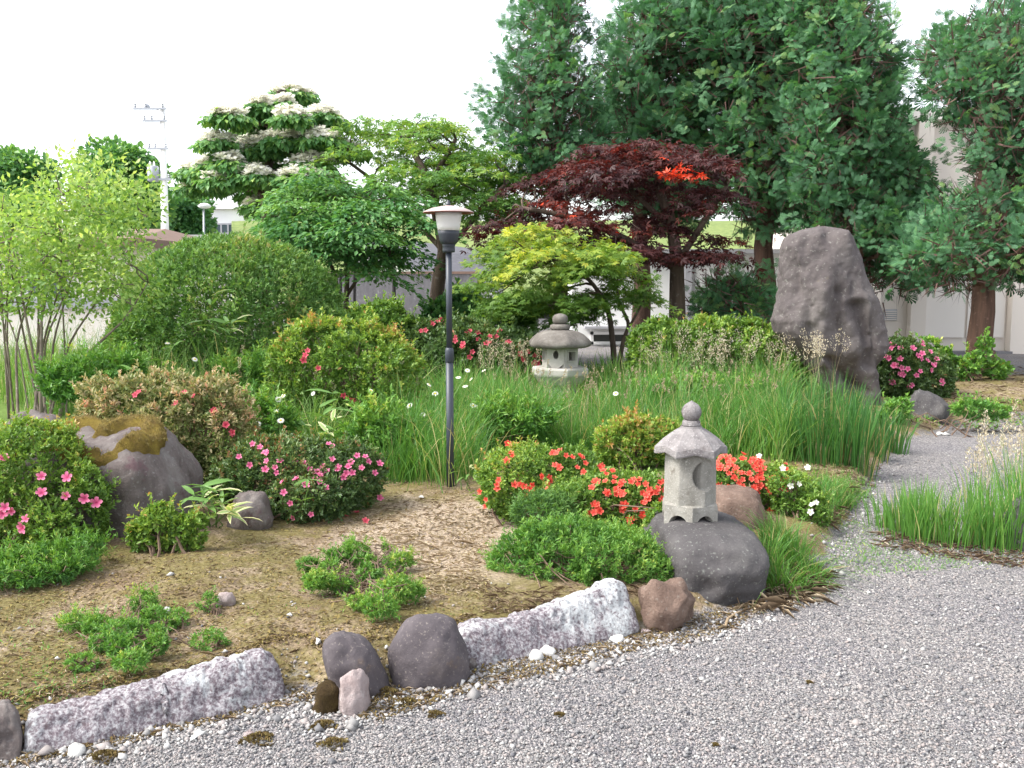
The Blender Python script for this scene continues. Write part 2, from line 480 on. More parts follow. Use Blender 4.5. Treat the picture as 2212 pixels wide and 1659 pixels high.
M['white_wall'] = plain('white_wall', (0.84, 0.84, 0.83), 0.8, 0.2, 0, 0.04, 1.2, 0.1, True)
M['beige_wall'] = plain('beige_wall', (0.7311, 0.6678, 0.6046), 0.85, 0.2, 0, 0.06, 1.0, 0.15, True)
M['beige_panel'] = plain('beige_panel', (0.777, 0.7317, 0.6864), 0.8, 0.2, 0, 0.05, 0.8, 0.1, True)
M['cream_wall'] = plain('cream_wall', (0.85, 0.80, 0.72), 0.85, 0.2, 0, 0.05, 1.0, 0.1, True)
M['brown_trim'] = plain('brown_trim', (0.20, 0.13, 0.10), 0.7)
M['grey_trim'] = plain('grey_trim', (0.42, 0.42, 0.45), 0.6)
M['window_glass'] = plain('window_glass', (0.10, 0.13, 0.15), 0.08, 0.6, 0, 0.3, 0.5)
M['dark_opening'] = plain('dark_opening', (0.03, 0.035, 0.03), 0.3, 0.5, 0, 0.3, 1)
M['concrete'] = rockmat('grey_concrete', [(0.3, (0.1258, 0.1221, 0.1295)), (0.7, (0.2368, 0.2294, 0.2405))], 3, (0.3404, 0.3404, 0.3404), 0.7, 9, 0.5, 0.25)
M['asphalt'] = plain('asphalt', (0.115, 0.115, 0.13), 0.9, 0.2, 0, 0.2, 6, 0.3)
M['kerb'] = plain('white_kerb', (0.72, 0.72, 0.70), 0.8)
M['pole_concrete'] = plain('pole_concrete', (0.84, 0.83, 0.82), 0.8, 0.2, 0, 0.1, 3)
M['pole_metal'] = plain('pole_metal', (0.40, 0.42, 0.46), 0.5, 0.4, 0.3)
M['black_metal'] = plain('black_metal', (0.02, 0.018, 0.018), 0.5)

# ------------------------------------------------------------------ ground
def ground_material():
    m, n, l, out = mk('ground')
    tc = n.new('ShaderNodeTexCoord')
    bed = n.new('ShaderNodeAttribute'); bed.attribute_name = 'bed'
    lawn = n.new('ShaderNodeAttribute'); lawn.attribute_name = 'lawn'
    bare = n.new('ShaderNodeAttribute'); bare.attribute_name = 'bare'

    def noise(s, d=6, r=0.6):
        z = n.new('ShaderNodeTexNoise'); z.inputs['Scale'].default_value = s; z.inputs['Detail'].default_value = d; z.inputs['Roughness'].default_value = r
        l.new(tc.outputs['Object'], z.inputs['Vector']); return z

    def mix(f, a, b, blend='MIX'):
        x = n.new('ShaderNodeMix'); x.data_type = 'RGBA'; x.blend_type = blend
        for s, v in (('Factor', f), ('A', a), ('B', b)):
            if hasattr(v, 'links') or hasattr(v, 'is_linked'): l.new(v, x.inputs[s])
            elif isinstance(v, tuple): x.inputs[s].default_value = (*v, 1)
            else: x.inputs[s].default_value = v
        return x.outputs['Result']
    # gravel: small stones of mixed grey
    vo = n.new('ShaderNodeTexVoronoi'); vo.inputs['Scale'].default_value = 115
    l.new(tc.outputs['Object'], vo.inputs['Vector'])
    rp = ramp(n, [(0.0, (0.115, 0.113, 0.122)), (0.35, (0.185, 0.182, 0.190)), (0.6, (0.255, 0.245, 0.245)), (0.85, (0.33, 0.305, 0.30)), (1.0, (0.44, 0.43, 0.42))])
    sep = n.new('ShaderNodeSeparateColor'); l.new(vo.outputs['Color'], sep.inputs[0])
    l.new(sep.outputs[0], rp.inputs[0])
    gz = noise(1.3, 5)
    gr = ramp(n, [(0.35, (0.86, 0.85, 0.88)), (0.65, (1.05, 1.03, 1.0))])
    l.new(gz.outputs['Fac'], gr.inputs[0])
    gravel = mix(1.0, rp.outputs[0], gr.outputs[0], 'MULTIPLY')
    # bed: earth, dry needles, moss
    n1 = noise(2.2, 12, 0.78)
    soil = ramp(n, [(0.32, (0.13, 0.092, 0.058)), (0.43, (0.215, 0.160, 0.104)), (0.55, (0.30, 0.235, 0.168)), (0.70, (0.39, 0.325, 0.255))])
    l.new(n1.outputs['Fac'], soil.inputs[0])
    n2 = noise(60, 6, 0.75)
    sp = ramp(n, [(0.34, (0.42, 0.38, 0.34)), (0.50, (0.95, 0.95, 0.95)), (0.66, (1.7, 1.65, 1.6))])
    l.new(n2.outputs['Fac'], sp.inputs[0])
    soilc = mix(1.0, soil.outputs[0], sp.outputs[0], 'MULTIPLY')
    n3 = noise(2.4, 12, 0.8)
    mr = ramp(n, [(0.43, (0, 0, 0)), (0.53, (.9, .9, .9))]); l.new(n3.outputs['Fac'], mr.inputs[0])
    mossc = ramp(n, [(0.3, (0.085, 0.070, 0.026)), (0.5, (0.165, 0.138, 0.05)), (0.7, (0.26, 0.235, 0.10))]); l.new(n2.outputs['Fac'], mossc.inputs[0])
    soilc = mix(mr.outputs[0], soilc, mossc.outputs[0])
    palec = mix(1.0, (0.40, 0.325, 0.255), sp.outputs[0], 'MULTIPLY')
    soilc = mix(bare.outputs['Fac'], soilc, palec)
    # bed edge, ragged
    n4 = noise(5, 8, 0.7)
    ma = n.new('ShaderNodeMath'); ma.operation = 'MULTIPLY_ADD'
    l.new(n4.outputs['Fac'], ma.inputs[0]); ma.inputs[1].default_value = 1.1; ma.inputs[2].default_value = -0.55
    ad = n.new('ShaderNodeMath'); ad.operation = 'ADD'
    l.new(bed.outputs['Fac'], ad.inputs[0]); l.new(ma.outputs[0], ad.inputs[1])
    er = ramp(n, [(0.42, (0, 0, 0)), (0.56, (1, 1, 1))]); l.new(ad.outputs[0], er.inputs[0])
    c = mix(er.outputs[0], gravel, soilc)
    # grass and weeds further off
    lw = ramp(n, [(0.3, (0.07, 0.13, 0.03)), (0.7, (0.18, 0.26, 0.06))]); l.new(n2.outputs['Fac'], lw.inputs[0])
    n5 = noise(2.6, 8, 0.7)
    m5 = n.new('ShaderNodeMath'); m5.operation = 'ADD'
    l.new(lawn.outputs['Fac'], m5.inputs[0]); l.new(n5.outputs['Fac'], m5.inputs[1])
    lr = ramp(n, [(0.92, (0, 0, 0)), (1.0, (1, 1, 1))])
    hlf = n.new('ShaderNodeMath'); hlf.operation = 'MULTIPLY'; hlf.inputs[1].default_value = 0.9
    l.new(m5.outputs[0], hlf.inputs[0]); l.new(hlf.outputs[0], lr.inputs[0])
    c = mix(lr.outputs[0], c, lw.outputs[0])
    pb = n.new('ShaderNodeBsdfPrincipled'); pb.inputs['Roughness'].default_value = 0.95; pb.inputs['Specular IOR Level'].default_value = 0.15
    l.new(c, pb.inputs['Base Color'])
    sm = n.new('ShaderNodeMath'); sm.operation = 'SUBTRACT'; sm.inputs[0].default_value = 1.0
    l.new(vo.outputs['Distance'], sm.inputs[1])
    hm = n.new('ShaderNodeMix'); hm.data_type = 'FLOAT'
    l.new(er.outputs[0], hm.inputs[0]); l.new(sm.outputs[0], hm.inputs[2]); l.new(n2.outputs['Fac'], hm.inputs[3])
    bp = n.new('ShaderNodeBump'); bp.inputs['Strength'].default_value = 0.9; bp.inputs['Distance'].default_value = 0.012
    l.new(hm.outputs[0], bp.inputs['Height']); l.new(bp.outputs[0], pb.inputs['Normal'])
    l.new(pb.outputs[0], out.inputs[0])
    return m


def make_ground():
    xs = np.unique(np.concatenate([np.linspace(-600, -40, 12), np.linspace(-40, -8, 33), np.linspace(-8, -3, 36), np.linspace(-3, 3.5, 110), np.linspace(3.5, 9, 40), np.linspace(9, 40, 30), np.linspace(40, 600, 12)]))
    ys = np.unique(np.concatenate([np.linspace(-40, 2, 15), np.linspace(2, 7, 105), np.linspace(7, 14, 70), np.linspace(14, 40, 50), np.linspace(40, 1200, 24)]))
    X, Y = np.meshgrid(xs, ys)
    Z = hgt(X, Y)
    V = np.stack([X, Y, Z], -1).reshape(-1, 3)
    nx, ny = len(xs), len(ys)
    i = np.arange(ny - 1)[:, None] * nx + np.arange(nx - 1)[None]
    Q = np.stack([i, i + 1, i + 1 + nx, i + nx], -1).reshape(-1, 4)
    d = bedd(X, Y).ravel()
    bed = sstep(-0.30, 0.45, d)
    # trampled gravel court behind the trees: keep it earth and turf
    lawn = 0.9 * sstep(1.2, 3.0, d) * sstep(6.0, 7.5, V[:, 1]) - 0.1
    lawn = np.maximum(lawn, 0.28 * np.exp(-((V[:, 0] - 1.75) ** 2 / 0.6 + (V[:, 1] - 5.6) ** 2 / 0.8)) )
    bc = G0(np.array(950.), np.array(1165.), .1)
    bq = ((V[:, 0] - bc[0]) / .62) ** 2 + ((V[:, 1] - bc[1]) / .85) ** 2 + .5 * fbm(V * [2.2, 2.2, 0], 3, 51)
    bare = .85 * (1 - sstep(.3, 1.2, bq))
    farg = 1 - sstep(13.0, 16.0, V[:, 1] + .6 * np.sin(V[:, 0]))
    bed = bed * farg + .35 * (1 - farg) * (V[:, 1] > 10); lawn = lawn * farg
    me = new_mesh('ground', V, Q, None, True, {'bed': bed, 'lawn': lawn, 'bare': bare})
    o = link('ground', me, ground_material())
    tag(o, kind='structure')


make_ground()

# ------------------------------------------------------------------ leaf engine
def tmpl(kind):
    if kind == 'leaf':       # folded along the midrib
        V = [(0, 0, 0), (0.5, 0.5, 0.10), (1, 0, -0.05), (0.5, -0.5, 0.10)]
        T = [(0, 2, 1), (0, 3, 2)]
    elif kind == 'leaf6':
        V = [(0, 0, 0), (0.3, 0.45, 0.08), (0.7, 0.38, 0.04), (1, 0, -0.15), (0.7, -0.38, 0.04), (0.3, -0.45, 0.08), (0.5, 0, 0.0)]
        T = [(0, 6, 1), (1, 6, 2), (2, 6, 3), (3, 6, 4), (4, 6, 5), (5, 6, 0)]
    elif kind == 'palm':     # five pointed lobes
        V, T = [(0, 0, 0)], []
        for a, s in ((-1.45, 0.6), (-0.75, 0.9), (0, 1.0), (0.75, 0.9), (1.45, 0.6)):
            b = len(V)
            for da, rr in ((-0.28, 0.55), (0, 1.0), (0.28, 0.55)):
                V.append((s * rr * math.cos(a + da), s * rr * math.sin(a + da), -0.12 * rr * rr))
            T += [(0, b, b + 1), (0, b + 1, b + 2)]
    elif kind == 'palm3':
        V, T = [(0, 0, 0)], []
        for a, s in ((-0.95, 0.85), (0, 1.0), (0.95, 0.85)):
            b = len(V)
            V += [(s * 0.5 * math.cos(a - .35), s * 0.5 * math.sin(a - .35), 0), (s * math.cos(a), s * math.sin(a), -0.12), (s * 0.5 * math.cos(a + .35), s * 0.5 * math.sin(a + .35), 0)]
            T += [(0, b, b + 1), (0, b + 1, b + 2)]
    elif kind == 'spray':    # fan of scale-leaf twigs
        V, T = [], []
        for a, s in ((-1.1, 0.6), (-0.7, 0.8), (-0.33, 0.95), (0.03, 1.05), (0.4, 0.92), (0.75, 0.78), (1.15, 0.55)):
            b = len(V)
            V += [(s * .08 * math.cos(a - .9), s * .08 * math.sin(a - .9) - .03, 0), (s * math.cos(a - .10), s * math.sin(a - .10), -0.1), (s * 0.9 * math.cos(a + .12), s * 0.9 * math.sin(a + .12), -.06)]
            T += [(b, b + 1, b + 2)]
    elif kind == 'needle':
        V = [(0, 0.12, 0), (0, -0.12, 0), (1, 0, 0)]
        T = [(0, 1, 2)]
    return np.array(V, float), np.array(T, int)


TM = {k: tmpl(k) for k in ('leaf', 'leaf6', 'palm', 'palm3', 'spray', 'needle')}


class Leaves:
    def __init__(self):
        self.V, self.T, self.tone, self.n = [], [], [], 0

    def put(self, kind, pos, d, nrm, length, width, tone):
        tv, tt = TM[kind]
        N = len(pos)
        if N == 0: return
        d = norm(d)
        s = norm(np.cross(nrm, d)); nn = np.cross(d, s)
        L = np.broadcast_to(np.asarray(length, float), (N,))[:, None, None]
        Wd = np.broadcast_to(np.asarray(width, float), (N,))[:, None, None]
        V = pos[:, None] + L * tv[None, :, 0:1] * d[:, None] + Wd * tv[None, :, 1:2] * s[:, None] + L * tv[None, :, 2:3] * nn[:, None]
        T = tt[None] + (np.arange(N) * len(tv))[:, None, None] + self.n
        self.V.append(V.reshape(-1, 3)); self.T.append(T.reshape(-1, 3))
        self.tone.append(np.repeat(np.clip(np.broadcast_to(np.asarray(tone, float), (N,)), 0, 1), len(tv)))
        self.n += N * len(tv)

    def blades(self, base, h, w, lean, tone, sag=0.0):
        """curved grass blades: base (N,3), h, w (N,), lean (N,2)"""
        N = len(base)
        ts = np.array([0, 0.35, 0.7, 1.0]); ws = np.array([0.8, 1.0, 0.7, 0.0])
        h = np.broadcast_to(np.asarray(h, float), (N,)); w = np.broadcast_to(np.asarray(w, float), (N,))
        ph = rng.uniform(0, 2 * math.pi, N)
        side = np.stack([np.cos(ph), np.sin(ph), np.zeros(N)], -1)
        c = np.zeros((N, 4, 3))
        for i, t in enumerate(ts):
            c[:, i, :2] = base[:, :2] + lean * (h * (0.25 * t + 0.75 * t * t))[:, None]
            l2 = np.sqrt((lean ** 2).sum(1))
            c[:, i, 2] = base[:, 2] + h * (t - (0.45 * l2 + sag) * t ** 2.4)
        V = np.zeros((N, 7, 3))
        for i in range(3):
            V[:, 2 * i] = c[:, i] + side * (w * ws[i] / 2)[:, None]
            V[:, 2 * i + 1] = c[:, i] - side * (w * ws[i] / 2)[:, None]
        V[:, 6] = c[:, 3]
        tt = np.array([(0, 1, 3), (0, 3, 2), (2, 3, 5), (2, 5, 4), (4, 5, 6)])
        T = tt[None] + (np.arange(N) * 7)[:, None, None] + self.n
        self.V.append(V.reshape(-1, 3)); self.T.append(T.reshape(-1, 3))
        self.tone.append(np.repeat(np.clip(np.broadcast_to(np.asarray(tone, float), (N,)), 0, 1), 7))
        self.n += N * 7
        return c[:, 3]

    def build(self, name, m, parent=None):
        me = new_mesh(name, np.concatenate(self.V), np.concatenate(self.T), np.concatenate(self.tone))
        self.tris = sum(len(t) for t in self.T)
        return link(name, me, m, parent)


def in_poly(poly, x, y):
    poly = np.asarray(poly, float)
    ins = np.zeros(len(x), bool)
    j = len(poly) - 1
    for i in range(len(poly)):
        xi, yi = poly[i]; xj, yj = poly[j]
        c = ((yi > y) != (yj > y)) & (x < (xj - xi) * (y - yi) / (yj - yi + 1e-12) + xi)
        ins ^= c
        j = i
    return ins


def edge_dist(poly, x, y):
    poly = np.asarray(poly, float)
    best = np.full(len(x), 1e9)
    p = np.stack([x, y], -1)
    for i in range(len(poly)):
        a, b = poly[i - 1], poly[i]
        ab = b - a
        t = np.clip(((p - a) @ ab) / (ab @ ab + 1e-9), 0, 1)
        best = np.minimum(best, np.linalg.norm(p - (a + t[:, None] * ab), axis=1))
    return best


def poly_sample(poly, n):
    poly = np.asarray(poly, float)
    lo, hi = poly.min(0), poly.max(0)
    X = np.zeros((0, 2))
    while len(X) < n:
        q = rng.uniform(lo, hi, (n * 2, 2))
        X = np.concatenate([X, q[in_poly(poly, q[:, 0], q[:, 1])]])
    return X[:n]


def crown_centres(poly, Y, halfdepth, n, sep=0.0, rin=0.0):
    q = poly_sample(poly, n * (5 if sep else 2))
    if rin:
        e_ = edge_dist(poly, q[:, 0], q[:, 1])
        q = q[e_ > rin / pxm(Y) * rng.uniform(.25, 1.0, len(q))]
    if sep:
        keep = []
        for p in q:
            if not keep or np.min(np.abs(np.array(keep) - p).max(1)) > sep or rng.random() < 0.12:
                keep.append(p)
            if len(keep) >= n: break
        q = np.array(keep)
    ed = edge_dist(poly, q[:, 0], q[:, 1])
    th = np.sqrt(np.clip(ed / (0.6 * ed.max()), 0.05, 1))
    off = halfdepth * th * rng.uniform(-1, 1, len(q))
    return P(q[:, 0], q[:, 1], Y + off), q


def tree_frame(root, base, tips, r0, mat, limbs=True, sub=None, name='trunk'):
    """trunk polyline(s) and limbs as tapered tubes"""
    pass


def fill_clumps(L, C, kind, per, r, flat, llen, lw, tone_c, mode, tone_j=0.18, centre=None):
    n = len(C)
    N = n * per
    c = np.repeat(C, per, 0)
    u = randdir(N)
    rr = np.repeat(np.broadcast_to(np.asarray(r, float), (n,)), per)
    rad = rng.uniform(0.25, 1, N) ** 0.6
    off = u * (rr * rad)[:, None]
    off[:, 2] *= flat
    pos = c + off
    tone = np.repeat(np.broadcast_to(np.asarray(tone_c, float), (n,)), per) + rng.normal(0, tone_j, N) + 0.10 * u[:, 2]
    if mode == 'maple':
        d = u * [1, 1, 0.3] + rng.normal(0, 0.35, (N, 3)) + [0, 0, -0.25]
        nr = rng.normal(0, 0.45, (N, 3)) + [0, 0, 1.0]
    elif mode == 'conifer':
        d = u + rng.normal(0, 0.35, (N, 3)) + [0, 0, 0.25]
        nr = rng.normal(0, 0.8, (N, 3)) + [0, -0.3, 0.5]
    elif mode == 'droop':
        d = u * [1, 1, 0.2] + rng.normal(0, 0.3, (N, 3)) + [0, 0, -0.75]
        nr = rng.normal(0, 0.35, (N, 3)) + [0, -0.2, 1.0]
    else:
        d = u + rng.normal(0, 0.6, (N, 3))
        nr = rng.normal(0, 0.6, (N, 3)) + u * 0.5 + [0, 0, 0.6]
    sz = rng.uniform(0.7, 1.25, N)
    L.put(kind, pos, d, nr, llen * sz, lw * sz, tone)


def fan_clumps(L, C, rr, tone, nfan=10, ns=9):
    """flat fern-like fans of scale leaves, several to a clump, sweeping outwards and up"""
    n = len(C)
    N = n * nfan
    c = np.repeat(C, nfan, 0); r = np.repeat(rr, nfan)
    u = randdir(N); u[:, 1] -= .25; u = norm(u)
    fc = c + u * (r * rng.uniform(.35, 1.0, N))[:, None] * [1, 1, .75]
    d = norm(u * [1, 1, .7] + rng.normal(0, .3, (N, 3)) + [0, 0, .35])
    s = norm(np.cross(d, rng.normal(0, .5, (N, 3)) + [0, -.6, .5]))
    nm = np.cross(s, d)
    tn = np.repeat(tone, nfan) + .16 * rng.normal(size=N)
    ln = rng.uniform(.16, .34, N)
    K = N * ns
    t = rng.uniform(0, 1, K); w = rng.uniform(-1, 1, K)
    D, S, NM = np.repeat(d, ns, 0), np.repeat(s, ns, 0), np.repeat(nm, ns, 0)
    l_ = np.repeat(ln, ns)
    p = np.repeat(fc, ns, 0) + D * (t * l_)[:, None] + S * (w * l_ * .5 * (1 - .6 * t))[:, None] - NM * (l_ * .25 * t * t)[:, None] * 0.5
    sd = D + S * (w * .9)[:, None] + rng.normal(0, .15, (K, 3))
    k_ = np.clip(C[:, 1].mean() / 18.0, .7, 1.1)
    L.put('spray', p, sd, NM + rng.normal(0, .3, (K, 3)), .098 * k_ * rng.uniform(.7, 1.3, K), .085 * k_, np.repeat(tn, ns) + .22 * (t - .4) + .08 * rng.normal(size=K))


def bent(a, b, k=6, sag=0.0, wob=0.03):
    a, b = np.asarray(a, float), np.asarray(b, float)
    t = np.linspace(0, 1, k)[:, None]
    p = a + (b - a) * t
    ln = np.linalg.norm(b - a)
    p[1:-1] += rng.normal(0, wob * ln, (k - 2, 3))
    p[:, 2] += sag * ln * np.sin(t[:, 0] * math.pi)
    return p


def ground_pt(px, Y):
    d = raydir(px, 700)
    x = d[0] / d[1] * Y
    return np.array([x, Y, float(hgt(x, Y))])


# ------------------------------------------------------------------ distance: sheds, houses, road, pole
def wall_box(px0, px1, Y, z0, z1, depth, name, m, parent):
    x0, x1 = P(px0, 600, Y)[0], P(px1, 600, Y)[0]
    b = MB(); b.box((x0, Y, z0), (x1, Y + depth, z1))
    return b.build(name, m, parent)


def window_on(px0, py0, px1, py1, Y, parent, mullions=1, frame=0.06, glass='window_glass', fm='white_wall', rows=0):
    a, c = P(px0, py1, Y), P(px1, py0, Y)
    x0, x1, z0, z1 = a[0], c[0], a[2], c[2]
    f = MB()
    y0, y1 = Y - 0.05, Y + 0.0
    y1 = Y - 0.003
    f.box((x0 - frame, y0, z0 - frame), (x1 + frame, y1, z0)); f.box((x0 - frame, y0, z1), (x1 + frame, y1, z1 + frame))
    f.box((x0 - frame, y0, z0 + .001), (x0, y1, z1 - .001)); f.box((x1, y0, z0 + .001), (x1 + frame, y1, z1 - .001))
    for i in range(mullions):
        xm = x0 + (x1 - x0) * (i + 1) / (mullions + 1)
        f.box((xm - frame / 2, y0 + .004, z0 + .001), (xm + frame / 2, y1, z1 - .001))
    fo = f.build('window', M[fm], parent)
    for i in range(mullions + 1):
        xa = x0 + (x1 - x0) * i / (mullions + 1) + (frame / 2 if i else 0) + .002
        xb = x0 + (x1 - x0) * (i + 1) / (mullions + 1) - (frame / 2 if i < mullions else 0) - .002
        g = MB(); g.box((xa, Y - 0.028, z0 + .002), (xb, Y - 0.012, z1 - .002))
        p = g.build('pane', M[glass], None)
        p.parent = fo
    return fo


# cream house on the left, seen through the bright shrub
h = thing('cream_house', 'low cream house with brown eave behind the bright shrub at far left', 'house', P(100, 600, 21) * [1, 1, 0])
Yh = 21.0
wall_box(-420, 318, Yh, -0.1, P(100, 535, Yh)[2], 6, 'wall', M['cream_wall'], h)
b = MB()
x0, x1 = P(-440, 600, Yh)[0], P(335, 600, Yh)[0]
zr = P(100, 535, Yh)[2]
b.add([(x0, Yh - .7, zr), (x1, Yh - .7, zr), (x1, Yh + 6.7, zr), (x0, Yh + 6.7, zr), (x0, Yh - .7, zr + .18), (x1, Yh - .7, zr + .18), (x1, Yh + 6.7, zr + .18), (x0, Yh + 6.7, zr + .18), (x0 + .8, Yh + 3, zr + .55), (x1 - .8, Yh + 3, zr + .55)],
      [(0, 3, 2, 1), (0, 1, 5, 4), (1, 2, 6, 5), (2, 3, 7, 6), (3, 0, 4, 7), (4, 5, 9, 8), (6, 7, 8, 9), (5, 6, 9), (7, 4, 8)])
b.build('roof', M['brown_trim'], h)
b = MB(); zl = P(100, 666, Yh)[2]; b.box((x0 + .3, Yh - .14, zl), (x1 - .4, Yh - .003, zl + .22)); b.build('ledge', M['grey_trim'], h)
window_on(60, 645, 150, 575, Yh, h, 1, 0.07)

# far white school-like block
Yb = 62.0
h = thing('white_block', 'flat roofed white building with a row of windows behind the dogwood', 'building', P(560, 600, Yb) * [1, 1, 0])
wall_box(447, 900, Yb, -0.2, P(560, 452, Yb)[2], 9, 'wall', M['white_wall'], h)
b = MB(); zt = P(560, 452, Yb)[2]; b.box((P(443, 600, Yb)[0], Yb - .3, zt + .003), (P(905, 600, Yb)[0], Yb + 9.3, zt + .4)); b.build('parapet', M['white_wall'], h)
for a, c in ((463, 508), (520, 545), (556, 600), (640, 700), (712, 770)):
    window_on(a, 506, c, 482, Yb, h, 2, 0.10, fm='grey_trim')
wall_box(432, 446.5, Yb + 1, -0.2, P(440, 470, Yb)[2], 7, 'side_bay', M['brown_trim'], h)
h2 = thing('roadside_wall', 'long low white wall behind the utility pole', 'wall', P(380, 600, 50) * [1, 1, 0])
wall_box(300, 462, 50, -0.2, P(380, 513, 50)[2], 0.4, 'wall', M['white_wall'], h2)
b = MB(); zz = P(380, 513, 50)[2]; b.box((P(298, 600, 50)[0], 49.9, zz + .003), (P(464, 600, 50)[0], 50.5, zz + .14)); b.build('coping', M['kerb'], h2)

# white shed behind the maples
Ys = 22.0
h = thing('white_shed', 'low white shed with a dark window behind the small yellow maple', 'shed', P(1480, 600, Ys) * [1, 1, 0])
zt = P(1480, 548, Ys)[2]
wall_box(1235, 1700, Ys, -0.1, zt, 3.5, 'wall', M['white_wall'], h)
b = MB(); b.box((P(1228, 600, Ys)[0], Ys - .18, zt + .003), (P(1707, 600, Ys)[0], Ys + 3.7, zt + .10)); b.build('roof', M['grey_trim'], h)
b = MB(); b.box((P(1478, 600, Ys)[0], Ys - .12, 0), (P(1492, 600, Ys)[0], Ys - .003, zt - .02)); b.build('pilaster', M['grey_trim'], h)
b = MB(); b.box((P(1501, 600, Ys)[0], Ys - .04, 0.05), (P(1540, 600, Ys)[0], Ys - .003, zt - .22)); d_ = b.build('door', M['white_wall'], h)
b = MB(); b.box((P(1535, 600, Ys)[0], Ys - .07, 1.0), (P(1538, 600, Ys)[0], Ys - .042, 1.12)); hd = b.build('handle', M['black_metal'], None); hd.parent = d_; hd.matrix_parent_inverse = Matrix.Translation(Vector((0, 0, 0)))
d_handle = hd
window_on(1282, 744, 1362, 716, Ys, h, 1, 0.07, 'dark_opening')
b = MB(); zz = P(1300, 708, Ys)[2]; b.box((P(1262, 600, Ys)[0], Ys - .35, zz), (P(1372, 600, Ys)[0], Ys - .004, zz + .05)); b.build('awning', M['grey_trim'], h)

# beige hall on the right
Yr = 19.5
h = thing('beige_hall', 'tall beige plastered building with pilasters behind the right-hand cypress', 'building', P(2080, 600, Yr) * [1, 1, 0])
zt = P(2050, 262, Yr)[2]
wall_box(1905, 2700, Yr, -0.1, zt, 10, 'wall', M['beige_wall'], h)
b = MB(); b.box((P(1898, 600, Yr)[0], Yr - .22, zt + .003), (P(2710, 600, Yr)[0], Yr + 10.2, zt + .22)); b.build('roof_edge', M['beige_panel'], h)
for a, c in ((1962, 1994), (2178, 2212), (2330, 2366)):
    b = MB(); b.box((P(a, 600, Yr)[0], Yr - .22, -.1), (P(c, 600, Yr)[0], Yr - .003, zt - .02)); b.build('pilaster', M['beige_wall'], h)
for a, c in ((2000, 2086), (2092, 2172), (2220, 2322)):
    b = MB(); b.box((P(a, 600, Yr)[0], Yr - .05, .35), (P(c, 600, Yr)[0], Yr - .003, 2.75)); b.build('panel', M['beige_panel'], h)
b = MB(); zz = P(2050, 757, Yr)[2]; b.box((P(1990, 600, Yr)[0], Yr - .30, -.1), (P(2180, 600, Yr)[0], Yr - .06, zz)); b.build('plinth', M['concrete'], h)
vz0, vz1 = P(1925, 692, Yr)[2], P(1925, 668, Yr)[2]
b = MB(); b.box((P(1912, 600, Yr)[0], Yr - .03, vz0), (P(1940, 600, Yr)[0], Yr - .003, vz1)); vt = b.build('vent', M['grey_trim'], h)
for i in range(5):
    b = MB(); z = vz0 + .012 + i * (vz1 - vz0 - .02) / 5
    b.box((P(1914, 600, Yr)[0], Yr - .055, z), (P(1938, 600, Yr)[0], Yr - .032, z + .018)); s_ = b.build('slat', M['beige_panel'], None); s_.parent = vt

# retaining wall, grass strip, white kerb and the sloping road
Yw = 26.0
h = thing('retaining_wall', 'grey rough concrete retaining wall behind the garden lamp', 'wall', P(850, 600, Yw) * [1, 1, 0])
wall_box(690, 1030, Yw, -0.1, P(850, 592, Yw)[2], 0.35, 'wall', M['concrete'], h)
zt = P(850, 592, Yw)[2]
b = MB(); b.box((P(686, 600, Yw)[0], Yw - .04, zt + .003), (P(1034, 600, Yw)[0], Yw + .4, zt + .07)); b.build('coping', M['brown_trim'], h)
b = MB()
q = [P(500, 640, 36.5), P(1900, 640, 36.5), P(1900, 500, 62), P(500, 470, 62)]
q[0][2] = q[1][2] = .6
q[2][2] = q[3][2] = 5.2
NX, NY = 24, 24
uu, vv = np.meshgrid(np.linspace(0, 1, NX), np.linspace(0, 1, NY))
A = np.array(q)
V = ((1 - uu) * (1 - vv))[..., None] * A[0] + (uu * (1 - vv))[..., None] * A[1] + (uu * vv)[..., None] * A[2] + ((1 - uu) * vv)[..., None] * A[3]
V[..., 2] += 0.15 * fbm(V * 0.4, 3, 3)
i = np.arange(NY - 1)[:, None] * NX + np.arange(NX - 1)[None]
o = link('grass_bank', new_mesh('grass_bank', V.reshape(-1, 3), np.stack([i, i + 1, i + 1 + NX, i + NX], -1).reshape(-1, 4), None, True),
         rockmat('bank_turf', [(0.3, (0.10, 0.15, 0.045)), (0.7, (0.22, 0.27, 0.085))], 3, (0.30, 0.31, 0.13), 0.5, 30, 0.8))
tag(o, kind='structure')
b = MB(); b.box((P(650, 600, 26.4)[0], 26.45, zt - .4), (P(1040, 600, 26.4)[0], 28.9, zt - .05))
o = b.build('grass_verge', o.data.materials[0]); tag(o, kind='structure')
b = MB()
p0, p1 = P(770, 548, 29), P(1080, 640, 29)
b.add([p0, p1, p1 + [0, 1.0, 0], p0 + [0, 1.0, 0], p0 - [0, 0, 0.32], p1 - [0, 0, 0.32], p1 + [0, 1.0, -0.32], p0 + [0, 1.0, -0.32]],
      [(0, 1, 2, 3), (4, 7, 6, 5), (0, 4, 5, 1), (1, 5, 6, 2), (2, 6, 7, 3), (3, 7, 4, 0)])
o = b.build('road_kerb', M['kerb'])
tag(o, 'white concrete kerb wall running down beside the sloping road', 'kerb')
b = MB()
p0, p1, p2, p3 = P(760, 552, 30.2), P(1085, 642, 30.2), P(1090, 545, 36), P(760, 505, 36)
b.add([p0, p1, p2, p3, p0 - [0, 0, .5], p1 - [0, 0, .5], p2 - [0, 0, .5], p3 - [0, 0, .5]], [(0, 1, 2, 3), (0, 4, 5, 1), (1, 5, 6, 2), (2, 6, 7, 3), (3, 7, 4, 0), (4, 7, 6, 5)])
o = b.build('sloping_road', M['asphalt'])
tag(o, kind='structure')
b = MB(); g = ground_pt(851, 23.0); b.tube([g, P(851, 540, 23.0)], 0.045, 8)
